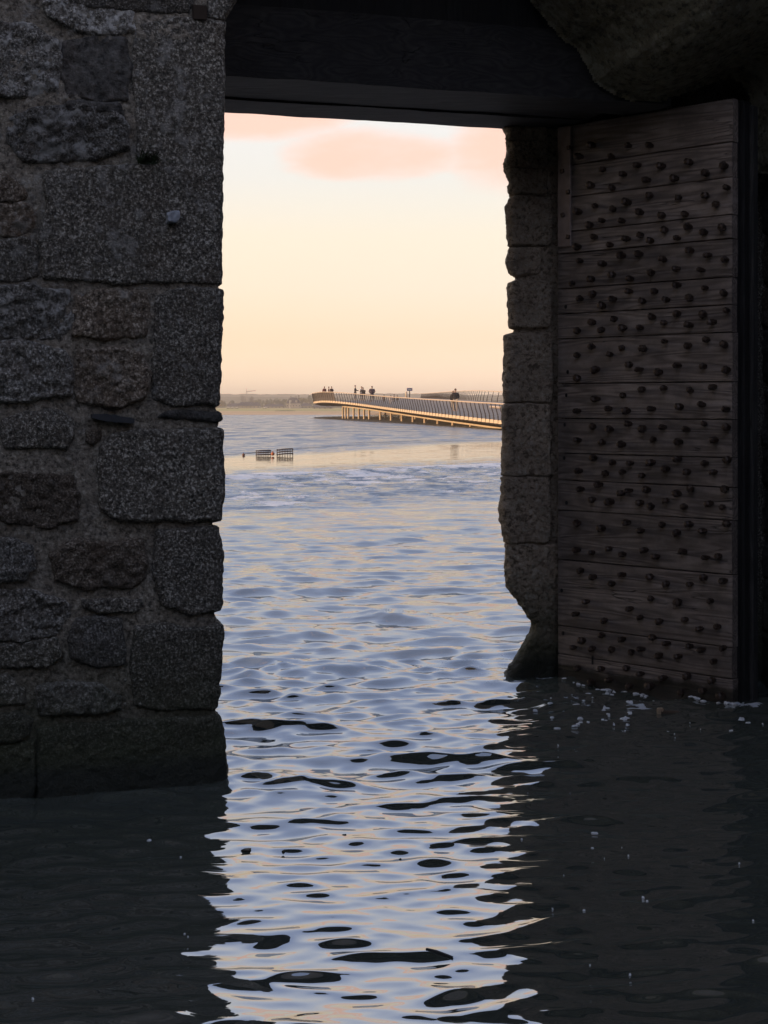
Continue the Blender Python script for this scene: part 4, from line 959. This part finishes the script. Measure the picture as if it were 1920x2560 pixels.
PT = PA_ + [at(806, 1001.5, 206), at(790, 1003.5, 213), at(786, 1004, 222), at(800, 1004, 232), at(840, 1003, 250), at(930, 999, 320), at(1022, 993.5, 470)]
pathA = catmull(PA_, SP); pathT = catmull(PT, SP)
nA = len(pathA)
def frame(path, i):
    d = path[min(i + 1, len(path) - 1)] - path[max(i - 1, 0)]; d.z = 0; d.normalize()
    return d, Vector((-d.y, d.x, 0))       # travel dir, left-hand normal (outward to the sea)
def post_mesh():
    prof = [(.34, 1.16), (.25, .75), (.13, .35), (.10, .02), (.06, -.22), (-.25, -.42), (-1.1, -.62)]
    thick = [.05, .055, .07, .09, .12, .12, .08]
    bm = bmesh.new(); rows = []
    for (o, z_), th_ in zip(prof, thick):
        rows.append([bm.verts.new((sx * .035, -(o + q * th_ * .5), z_)) for sx, q in ((-1, -1), (1, -1), (1, 1), (-1, 1))])
    for a, b in zip(rows, rows[1:]):
        for k in range(4): bm.faces.new((a[k], a[(k + 1) % 4], b[(k + 1) % 4], b[k]))
    bm.faces.new(rows[0]); bm.faces.new(rows[-1][::-1]); bmesh.ops.recalc_face_normals(bm, faces=bm.faces)
    me = bpy.data.meshes.new('post'); bm.to_mesh(me); bm.free(); me.materials.append(M['steel']); return me
pm = post_mesh()
bm = bmesh.new(); bm_box(bm, -SP * .5 + .06, SP * .5 - .06, -.115, -.06, -.26, .0, .01); fm = bpy.data.meshes.new('fascia_plate'); bm.to_mesh(fm); bm.free(); fm.materials.append(M['plate'])
def place(me, name, p_, out, dz=0):
    o = link(name, me, None, bridge); o.location = p_ - bridge.location + Vector((0, 0, dz)); o.rotation_euler = (0, 0, math.atan2(out.y, out.x) + math.pi / 2); return o
# the post meshes point their outer face to local -y
tipend = min(len(pathT) - 1, nA + 26)
for i in range(0, tipend):
    d, out = frame(pathT, i); place(pm, 'post', pathT[i], out)
    if i < tipend - 1:
        mid = (pathT[i] + pathT[i + 1]) * .5; place(fm, 'fascia_plate', mid, out)
def along(path, off, dz): return [p_ + frame(path, i)[1] * off + Vector((0, 0, dz)) for i, p_ in enumerate(path)]
T_ = pathT
tube('handrail', along(T_, .34, 1.18), .055, M['rail'], bridge, 6)
for k in range(9): 
    z_ = .1 + k * .115; tube('cable', along(T_[:tipend], .12 + .2 * (z_ / 1.16) ** 1.5, z_), .012, M['cable'], bridge, 4)
V = []; Fc = []
for (o, z_) in ((.08, 0.0), (.06, -.26), (-.3, -.42), (-1.5, -.66), (-4.0, -.66)):
    V += [tuple(v) for v in along(T_[:nA + 14], o, z_)]
m_ = nA + 14
for r_ in range(4):
    for i in range(m_ - 1): Fc.append((r_ * m_ + i, r_ * m_ + i + 1, (r_ + 1) * m_ + i + 1, (r_ + 1) * m_ + i))
mesh('soffit', V, Fc, M['under'], bridge)
# closed board at the rounded tip
V = [tuple(v) for o, z_ in ((.07, -.3), (.12, .4), (.30, 1.12)) for v in along(T_, o, z_)[nA - 2:nA + 14]]
q = 16; mesh('tip_panel', V, [(r_ * q + i, r_ * q + i + 1, (r_ + 1) * q + i + 1, (r_ + 1) * q + i) for r_ in range(2) for i in range(q - 1)], M['under'], bridge)
# inner side
PB = [at(1028, 994, 470), at(1065, 995.5, 360), at(1105, 997, 262), at(1150, 999, 205), at(1190, 1001, 182), at(1232, 1004, 172), at(1280, 1008, 168), at(1420, 1018, 160), at(1640, 1035, 140)]
pathB = catmull(PB, 2.1)
for i in range(len(pathB)):
    d, out = frame(pathB, i)
    if pathB[i].y < 400: place(pm, 'post', pathB[i], out)
tube('handrail', along(pathB, .34, 1.18), .05, M['rail'], bridge, 6)
for k in range(5): tube('cable', along(pathB, .2, .2 + k * .2), .014, M['cable'], bridge, 4)
# deck between the two edges
def resample(path, n): return [path[int(round(k * (len(path) - 1) / (n - 1)))] for k in range(n)]
n = 90; a = resample(T_[:nA + 6], n); b = resample(list(reversed(pathB)), n)
V = []; 
for j in range(7):
    f = j / 6
    for k in range(n): V.append(tuple(a[k].lerp(b[k], f) + Vector((0, 0, -.01 + (-.25 * math.sin(math.pi * f) if f > 0 else 0)))))
Fc = [(j * n + i, j * n + i + 1, (j + 1) * n + i + 1, (j + 1) * n + i) for j in range(6) for i in range(n - 1)]
mesh('deck', V, Fc, M['deck'], bridge)
# sunlit kerb across the deck
kb = along(pathA, -9.0, .25)[:int(nA * .62)]
tube('bench_kerb', kb, .12, M['rail'], bridge, 6)
# beam and piles
bmz = {0: -.66}
beamp = along(pathA, -1.5, -.78)
tube('edge_beam', beamp, .085, M['plate'], bridge, 6)
M['pile'] = plain('bridge_pile', (.62, .47, .34), .6, 0, .15, 1)
k = 0
for i in range(nA - 1, int(nA * .18), -1):
    dist = nA - 1 - i
    if dist <= 10:
        if dist % 2 and dist != 1: continue
    elif dist % 5: continue
    p_ = beamp[i]; tube('pile', [(p_.x, p_.y, -.9), (p_.x, p_.y, p_.z)], .13, M['pile'], bridge, 8)
for off in (-7, -14):
    bp = along(pathA, off, -.75)
    for i in range(nA - 2, int(nA * .3), -5):
        p_ = bp[i]; tube('pile', [(p_.x, p_.y, -.9), (p_.x, p_.y, p_.z)], .12, M['pile'], bridge, 8)
# dark shoal under the bridge
V = []; Fc = []
outl = [(785, 1045.5), (830, 1049), (870, 1053.5), (930, 1057), (1000, 1061), (1080, 1064), (1180, 1068), (1290, 1075), (1420, 1085)]
inn = [(786, 1044.5), (830, 1040.5), (870, 1040), (930, 1041), (1000, 1042), (1080, 1044), (1180, 1048), (1290, 1053), (1420, 1060)]
rows = []
for f in (0, .12, .4, .75, 1):
    row = []
    for (a_, b_) in zip(outl, inn):
        xa, ya = wat(*a_); xb, yb = wat(*b_); row.append((xa + (xb - xa) * f, ya + (yb - ya) * f, {0: -.05, .12: .05, .4: .12, .75: .12, 1: -.05}[f]))
    rows.append(row)
for r_ in rows: V += r_
n9 = len(outl)
Fc = [(j * n9 + i, j * n9 + i + 1, (j + 1) * n9 + i + 1, (j + 1) * n9 + i) for j in range(4) for i in range(n9 - 1)]
o = mesh('mud_shoal', V, Fc, plain('dark_shoal', (.045, .032, .025), .95, 0, .3, .5), None, True); tag(o, kind='structure')
md = o.modifiers.new('sub', 'SUBSURF'); md.levels = 3; md.render_levels = 3
# sign on the bridge
d_ = 205.0
sg = empty('information_sign', tuple(at(1024, 995, d_)), 'small dark blue sign on a post at the bend of the bridge', 'sign')
b0 = at(1024, 996, d_); t0 = at(1024, 971, d_)
tube('sign_post', [tuple(b0), tuple(t0)], .07, M['steel'], sg, 6)
tube('sign_post', [(b0.x - .45, b0.y, b0.z), (b0.x - .45, b0.y, b0.z + .95)], .14, M['plate'], sg, 6)
bm = bmesh.new(); bm_box(bm, -.38, .38, -.07, -.02, -.2, .2, .01)
for v in bm.verts: v.co += t0 - sg.location + Vector((0, -.06, -.15))
bm_mesh('panel', bm, plain('sign_blue', (.08, .10, .20), .5), sg)
bm = bmesh.new(); bm_box(bm, -.26, .26, -.09, -.075, -.03, .03, .0)
for v in bm.verts: v.co += t0 - sg.location + Vector((0, -.06, -.15))
bm_mesh('sign_band', bm, plain('sign_white', (.6, .6, .6), .5), sg)

# ------------------------------------------------------------------ people
def skin_obj(name, verts, edges, rad, mat, parent, sub=1, root=0):
    me = bpy.data.meshes.new(name); me.from_pydata([tuple(v) for v in verts], edges, []); me.update(); me.materials.append(mat)
    o = bpy.data.objects.new(name, me); COL.objects.link(o); o.parent = parent
    md = o.modifiers.new('skin', 'SKIN'); md.use_smooth_shade = True
    sv = me.skin_vertices[0].data
    for i, r_ in enumerate(rad): sv[i].radius = (r_, r_) if not hasattr(r_, '__len__') else r_
    sv[root].use_root = True
    s_ = o.modifiers.new('sub', 'SUBSURF'); s_.levels = sub; s_.render_levels = sub
    return o
skin_m = plain('skin', (.45, .28, .20), .6)
def person(px, pyhead, d, label, jacket, trousers, hair=(.03, .02, .015), pose='stand', face=0.0, H=1.75, stout=1.0, zf=None):
    zt = EYE - (pyhead - HOR) / F * d
    z0 = zf if zf is not None else zt - H * (0.985 if pose != 'bend' else 0.80)
    r = empty('person', ((px - 960) / F * d, d, z0), label, 'person', 'people on the footbridge', face)
    k = H / 1.75
    arm = {'stand': ((.20, 0, 1.40), (.24, .02, 1.12), (.23, -.08, .88)), 'rail': ((.20, 0, 1.38), (.25, -.16, 1.14), (.20, -.42, 1.10)),
           'pocket': ((.20, 0, 1.40), (.25, .05, 1.14), (.17, -.08, .97)), 'walk': ((.20, 0, 1.40), (.23, .10, 1.14), (.22, .02, .92)), 'bend': ((.20, -.22, 1.22), (.26, -.34, 1.0), (.15, -.44, 1.06))}[pose]
    hd = (0, -.26, 1.44) if pose == 'bend' else (0, -.02, 1.64); nk = (0, -.2, 1.30) if pose == 'bend' else (0, 0, 1.48); ch = (0, -.14, 1.18) if pose == 'bend' else (0, 0, 1.28)
    st = .17 if pose == 'walk' else .02
    V = [(0, 0, .95), ch, nk, (hd[0], hd[1], hd[2] - .06), (hd[0], hd[1], hd[2] + .06)]; E = [(0, 1), (1, 2), (2, 3), (3, 4)]; Rr = [(.13, .10), (.15, .11), .055, .085, .075]
    for sg_ in (-1, 1):
        n0 = len(V); V += [(sg_ * arm[0][0] * .95, arm[0][1], arm[0][2]), (sg_ * arm[1][0], arm[1][1], arm[1][2]), (sg_ * arm[2][0], arm[2][1], arm[2][2])]
        E += [(1, n0), (n0, n0 + 1), (n0 + 1, n0 + 2)]; Rr += [.055, .042, .035]
    for sg_ in (-1, 1):
        n0 = len(V); s2 = sg_ * st; V += [(sg_ * .10, 0, .86), (sg_ * .11, -.02 - s2 * .4, .48), (sg_ * .11, .04 - s2, .06), (sg_ * .12, -.12 - s2, .03)]
        E += [(0, n0), (n0, n0 + 1), (n0 + 1, n0 + 2), (n0 + 2, n0 + 3)]; Rr += [.085, .058, .045, .04]
    sc3 = lambda L: [(x * k * (stout if abs(x) > .05 else 1), y * k, z_ * k) for x, y, z_ in L]
    skin_obj('body', sc3(V), E, Rr, skin_m, r)
    # jacket: torso and sleeves
    jv = [V[0], V[1], (nk[0], nk[1], nk[2] - .03)] + V[5:11]; jv[0] = (0, 0, .84)
    je = [(0, 1), (1, 2), (1, 3), (3, 4), (4, 5), (1, 6), (6, 7), (7, 8)]
    skin_obj('jacket', sc3(jv), je, [(.19 * stout, .14), (.20 * stout, .15), .085, .085, .065, .052, .085, .065, .052], jacket, r, root=0)
    tv = [(0, 0, .92)] + [V[11], V[12], (V[13][0], V[13][1], .09)] + [V[15], V[16], (V[17][0], V[17][1], .09)]
    skin_obj('trousers', sc3(tv), [(0, 1), (1, 2), (2, 3), (0, 4), (4, 5), (5, 6)], [(.16, .12), .10, .075, .065, .10, .075, .065], trousers, r)
    bm = bmesh.new(); bmesh.ops.create_icosphere(bm, subdivisions=2, radius=.112 * k)
    for v in bm.verts: v.co = Vector((v.co.x * .88, v.co.y * 1.0 + .015, max(v.co.z, -.05 * k if v.co.y > 0 else .02 * k))) + Vector((hd[0], hd[1], hd[2] + .03)) * k
    bm_mesh('hair', bm, plain('hair', hair, .8), r, True)
    return r
cl = lambda n_, c: M.setdefault(n_, plain(n_, c, .85, 0, .15, 8))
mar, blk, nav, lt, jn, dkt = cl('maroon_cloth', (.11, .025, .03)), cl('black_cloth', (.022, .02, .026)), cl('navy_cloth', (.035, .035, .06)), cl('pale_cloth', (.55, .5, .48)), cl('denim_cloth', (.13, .13, .17)), cl('dark_cloth', (.05, .045, .05))
pi = math.pi
person(811, 967, 206, 'small person in maroon at the rounded tip of the bridge, standing alone', mar, dkt, pose='stand', face=pi, H=1.7)
person(822, 967.5, 204, 'person in maroon jacket facing a companion near the tip of the bridge', mar, dkt, pose='stand', face=pi / 2, H=1.7)
person(829, 967, 203, 'broad person in dark maroon beside the companion near the tip of the bridge', cl('brown_cloth', (.07, .03, .03)), jn, pose='pocket', face=-2.4, H=1.72, stout=1.15)
person(888, 964, 184, 'slim person in dark top, seen sideways with one arm forward on the bridge', blk, jn, pose='rail', face=pi / 2, H=1.8, stout=.85)
person(904, 967, 183, 'person in a pale top standing behind the bending figure on the bridge', lt, jn, pose='stand', face=.5, H=1.72, stout=.9)
person(909, 972, 179, 'person in dark jacket bending over the bridge rail', blk, dkt, pose='bend', face=-.3, H=1.78, stout=1.2)
person(930, 966, 172, 'stout person in a dark purple hooded jacket leaning at the bridge rail', cl('purple_cloth', (.05, .03, .055)), nav, pose='pocket', face=pi, H=1.82, stout=1.3)
person(1138.5, 973, 121, 'stout person in black jacket and pale trousers on the near part of the bridge', blk, cl('beige_cloth', (.45, .36, .28)), pose='pocket', face=0, H=1.82, stout=1.12)
person(1133, 978, 124, 'fair haired person half hidden behind the walker in the black jacket', blk, cl('beige_cloth', (.45, .36, .28)), hair=(.4, .3, .2), pose='stand', face=.3, H=1.72)
person(960, 987, 240, 'tiny distant person in a brown jacket just past the cluster at the rail', cl('brown_cloth', (.07, .03, .03)), dkt, pose='walk', face=2, H=1.6)
person(977, 989, 215, 'distant person dressed in pale cloth in the middle of the bridge', lt, lt, pose='stand', face=0, H=1.65)
person(985.5, 986, 260, 'distant person in dark blue right of the pale dressed one', nav, dkt, pose='stand', face=1, H=1.65)
person(993, 988, 262, 'distant person in dark clothes, farthest right of the distant group', dkt, dkt, pose='walk', face=-1, H=1.62)

# ------------------------------------------------------------------ far shore: houses, crane, trees
slate_r, wallm, wallw = plain('slate_roof', (.07, .065, .08), .8, 0, .2, .3), plain('stone_house_wall', (.34, .30, .26), .9, 0, .15, .3), plain('render_white', (.7, .66, .6), .8)
glass = plain('dark_window', (.03, .035, .045), .2)
def house(px0, px1, pyr, pye, d, label, ridge_in=(.12, .12), depth=9, wm=wallm, windows=4, chim=(.2, .8), dormer=0, zb=.8):
    x0 = (px0 - 960) / F * d; x1 = (px1 - 960) / F * d; zr = EYE - (pyr - HOR) / F * d; ze = EYE - (pye - HOR) / F * d
    c = ((x0 + x1) / 2, d, zb); r = empty('house', c, label, 'house')
    def bx(name, a0, a1, b0, b1, c0_, c1_, m_, par):
        bm = bmesh.new(); bm_box(bm, a0 - c[0], a1 - c[0], b0, b1, c0_ - zb, c1_ - zb, 0); return bm_mesh(name, bm, m_, par)
    bx('wall', x0 + .25, x1 - .25, 0, depth, zb - .5, ze, wm, r)
    L = x1 - x0; r0 = x0 + L * ridge_in[0]; r1 = x1 - L * ridge_in[1]
    V = [(x0, d - .4, ze - .1), (x1, d - .4, ze - .1), (x1, d + depth + .4, ze - .1), (x0, d + depth + .4, ze - .1), (r0, d + depth / 2, zr), (r1, d + depth / 2, zr)]
    rf = mesh('roof', V, [(0, 1, 5, 4), (1, 2, 5), (2, 3, 4, 5), (3, 0, 4), (3, 2, 1, 0)], slate_r, r)
    for f in chim:
        xx = r0 + (r1 - r0) * f; bx('chimney', xx - .45, xx + .45, depth / 2 - .4, depth / 2 + .4, zr - .6, zr + .9, wm, rf)
    for k in range(windows):
        xx = x0 + L * (k + .5) / windows; zc = zb + (ze - zb) * .5; fr = bx('window', xx - .55, xx + .55, -.06, .05, zc - .65, zc + .65, wallw, r); bx('pane', xx - .42, xx + .42, -.09, -.062, zc - .52, zc + .52, glass, fr)
    for k in range(dormer):
        xx = x0 + L * (k + .8) / (dormer + .6); zc = ze + (zr - ze) * .3; bx('dormer', xx - .7, xx + .7, .3, depth * .35, zc - .7, zc + .9, wm, rf)
    return r
house(566, 600, 1008, 1016, 1150, 'low farmhouse with grey roof at the left end of the far shore', windows=5, wm=wallm)
house(592, 650, 1005, 1014.5, 1050, 'wide barn with a long hipped slate roof on the far shore', (.16, .12), windows=6)
house(657, 713, 1009.5, 1016, 1120, 'long low house between the barn and the tall house on the far shore', (.22, .2), windows=6, chim=(.5,))
house(715, 752, 993.5, 1008, 1040, 'tall house with a steep slate roof on the far shore', (.26, .30), windows=5, dormer=2, chim=(.1, .9), wm=plain('tall_house_wall', (.34, .31, .30), .9))
house(752, 778, 1008, 1015, 1130, 'small dark roofed house directly right of the tall house', windows=3)
house(780, 832, 1010.5, 1018, 900, 'low grey house half hidden behind the tip of the bridge', windows=4)
x = at(725, 0, 1038).x
sh = mesh('boat_mast', *(lambda bm: ([(x - .25, 1036, .8), (x + .25, 1036, .8), (x + .2, 1036, 6.6), (x - .2, 1036, 6.6), (x - .25, 1036.5, .8), (x + .25, 1036.5, .8), (x + .2, 1036.5, 6.6), (x - .2, 1036.5, 6.6)], [(0, 1, 2, 3), (7, 6, 5, 4), (0, 4, 5, 1), (1, 5, 6, 2), (2, 6, 7, 3), (3, 7, 4, 0)]))(0), wallw)
sh.name = 'chimney_stack'; tag(sh, 'tall narrow white stack in front of the steep roofed house', 'chimney')
# parked cars and white things as low pale sheds
for i, (p0, p1, y0, y1) in enumerate(((567, 573, 1020.5, 1023), (576, 583, 1020.5, 1023), (588, 595, 1019, 1023), (657, 666, 1017, 1019.5))):
    d = 900; bm = bmesh.new(); w = (p1 - p0) / F * d; h = 1.45
    bm_box(bm, -w / 2, w / 2, 0, 1.7, .3, .95, .12); bm_box(bm, -w * .32, w * .28, .15, 1.55, .9, 1.45, .15)
    r = empty('parked_van', ((p0 + p1) / 2 / F * d - 960 / F * d, d, .7), ('leftmost pale car parked before the far farmhouse', 'second pale car parked before the far farmhouse', 'white car parked at the left end of the wide barn', 'white car parked between the barn and the long low house')[i], 'car', 'cars parked on the far shore')
    bm_mesh('body', bm, wallw, r)
    for s_ in (-.3, .3):
        for yy in (0.05, 1.65):
            bm = bmesh.new(); bmesh.ops.create_cone(bm, segments=12, radius1=.32, radius2=.32, depth=.2, cap_ends=True, matrix=Matrix.Translation((w * s_, yy, .32)) @ Matrix.Rotation(R(90), 4, 'X')); bm_mesh('wheel', bm, glass, r)
    bm = bmesh.new(); bm_box(bm, -w * .26, w * .22, .13, .16, 1.0, 1.36, 0); bm_mesh('window', bm, glass, r); r.name = 'parked_car' if i == 0 else 'parked_car.%03d' % i
# crane
d = 1500.0
cr = empty('tower_crane', tuple(at(616.5, 1017, d)), 'thin tower crane with a short raised jib above the far roofs', 'crane')
cm_ = plain('crane_steel', (.38, .34, .32), .6)
dark_c = plain('crane_dark', (.12, .11, .11), .6)
def lattice(name, a, b, w, mat, n=14):
    a, b = Vector(a), Vector(b); bm = bmesh.new(); ax = (b - a).normalized(); s1_ = ax.cross(Vector((0, 1, 0))).normalized() * w / 2; s2_ = ax.cross(s1_).normalized() * w / 2
    def bar(p_, q_, t_):
        v = (q_ - p_); m_ = v.to_track_quat('Z', 'Y').to_matrix().to_4x4(); m_.translation = (p_ + q_) / 2
        bm_box(bm, -t_, t_, -t_, t_, -v.length / 2, v.length / 2, 0, m_)
    cs = [s1_ + s2_, s1_ - s2_, -s1_ - s2_, -s1_ + s2_]
    for c in cs: bar(a + c, b + c, w * .12)
    for k in range(n):
        p_, q_ = a.lerp(b, k / n), a.lerp(b, (k + 1) / n)
        for j in range(4): bar(p_ + cs[j], q_ + cs[(j + 1) % 4], w * .06)
    for v in bm.verts: v.co -= cr.location
    return bm_mesh(name, bm, mat, cr)
lattice('mast', at(616.5, 1016, d), at(616.8, 977, d), .9, cm_)
lattice('tower_head', at(616.3, 977, d), at(616.0, 971, d), .6, cm_, 4)
lattice('jib', at(615.5, 979.5, d), at(640, 976, d), .7, dark_c, 10)
# trees
leafm = [plain('olive_leaf', (.075, .075, .03), .9, 0, .4, .3), plain('autumn_leaf', (.16, .12, .045), .9, 0, .35, .3), plain('bare_twig', (.09, .06, .055), .9, 0, .3, .3)]
bark = plain('bark', (.06, .045, .035), .9)
def tree(px, pyt, pyb, d, wpx, label, lm, n=420, bare=False, sd_=0):
    r_ = random.Random(sd_); zt = EYE - (pyt - HOR) / F * d; zb = EYE - (pyb - HOR) / F * d; w = wpx / F * d; x = (px - 960) / F * d; h = zt - zb
    root = empty('tree', (x, d, zb), label, 'tree', 'trees among the houses of the far shore')
    tr = tube('trunk', [(x, d, zb - 1), (x, d, zb + h * .4), (x + .1 * w * r_.uniform(-1, 1), d, zb + h * .8)], [h * .035, h * .025, h * .008], bark, root, 6)
    for k in range(6):
        a = r_.uniform(0, 6.28); z1 = zb + h * r_.uniform(.25, .6)
        tube('limb', [(x, d, z1), (x + math.cos(a) * w * .3, d + math.sin(a) * w * .3, z1 + h * .28)], [h * .014, h * .005], bark, tr, 4)
    lobes = [(r_.uniform(-.32, .32) * w, r_.uniform(-.3, .3) * w, zb + h * r_.uniform(.35, .8), w * r_.uniform(.16, .30)) for _ in range(9)]
    V = []; Fc = []
    for i in range(n):
        lx, ly, lz, lr = r_.choice(lobes); u_ = Vector((r_.gauss(0, 1), r_.gauss(0, 1), r_.gauss(0, 1))).normalized() * lr * r_.uniform(.6, 1.05)
        p_ = Vector((x + lx, d + ly, lz)) + u_; p_.z = min(p_.z, zt)
        s_ = h * (.045 if not bare else .02) * r_.uniform(.6, 1.3); a = Vector((r_.gauss(0, 1), r_.gauss(0, 1), r_.gauss(0, 1))).normalized(); b = a.orthogonal().normalized() * s_ * (.9 if not bare else .25); a = a * s_ * (1 if not bare else 2)
        n0 = len(V); V += [tuple(p_ - a - b), tuple(p_ + a - b), tuple(p_ + a + b), tuple(p_ - a + b)]; Fc.append((n0, n0 + 1, n0 + 2, n0 + 3))
    mesh('crown', V, Fc, lm, root)
for i, (px, pyt, pyb, d, w, lb, lm, n, br) in enumerate((
    (552, 1001, 1020, 1250, 26, 'broad ochre tree nearest to the left wall on the far shore', 1, 700, False),
    (579, 1002, 1018, 1250, 18, 'round tree rising behind the low farmhouse', 0, 420, False),
    (629, 985, 1012, 1400, 13, 'bare twiggy tree with a rounded top, right of the crane', 2, 420, True),
    (606, 984, 1010, 1700, 22, 'tall thin leaved tree just left of the crane', 2, 500, True),
    (666, 1006, 1018, 1250, 9, 'small tree at the left end of the long low house', 0, 260, False),
    (684, 1001, 1016, 1250, 24, 'wide dark tree over the roof of the long low house', 0, 520, False),
    (703, 1002, 1016, 1250, 14, 'dark tree between the long low house and the tall house', 0, 380, False),
    (757, 995, 1016, 1250, 22, 'ochre tree right behind the tall house', 1, 520, False),
    (775, 994, 1014, 1350, 24, 'broad ochre tree left of the bridge tip', 1, 600, False),
    (747, 983, 1008, 1500, 8, 'thin tall tree like a mast beside the tall house', 2, 220, True))):
    tree(px, pyt, pyb, d, w, lb, leafm[lm], n, br, i + 40)
# hedges as one far belt of scrub
V = []; Fc = []; r_ = random.Random(9)
for i in range(9000):
    u = r_.uniform(-.35, .35); d = r_.uniform(1350, 1900); hgt = 6 + 5 * float(vnoise(u * 60, d * .01, 0, 4)); z_ = .9 + r_.random() ** .7 * max(hgt, 2)
    s_ = r_.uniform(.7, 1.8); p_ = Vector((u * d, d, z_)); n0 = len(V); a = Vector((r_.gauss(0, 1), r_.gauss(0, 1), r_.gauss(0, 1))).normalized(); b = a.orthogonal().normalized() * s_; a *= s_
    V += [tuple(p_ - a - b), tuple(p_ + a - b), tuple(p_ + a + b), tuple(p_ - a + b)]; Fc.append((n0, n0 + 1, n0 + 2, n0 + 3))
tag(mesh('far_wood', V, Fc, leafm[0]), 'belt of scrub and hedges behind the houses of the far shore', 'woodland', kind='stuff')

# ------------------------------------------------------------------ haze
bm = bmesh.new(); bm_box(bm, -3600, 3600, -200, 4200, -2.4, 48, 0)
hz = bm_mesh('haze', bm, None, None)
hm = bpy.data.materials.new('haze'); hm.use_nodes = True; ht = hm.node_tree; ht.nodes.clear()
pv = N(ht, 'ShaderNodeVolumePrincipled', ins={'Color': (1.0, .93, .86, 1), 'Density': 0.00036, 'Anisotropy': 0.0})
ho = N(ht, 'ShaderNodeOutputMaterial'); ht.links.new(pv.outputs[0], ho.inputs['Volume'])
hz.data.materials.append(hm); tag(hz, kind='stuff')
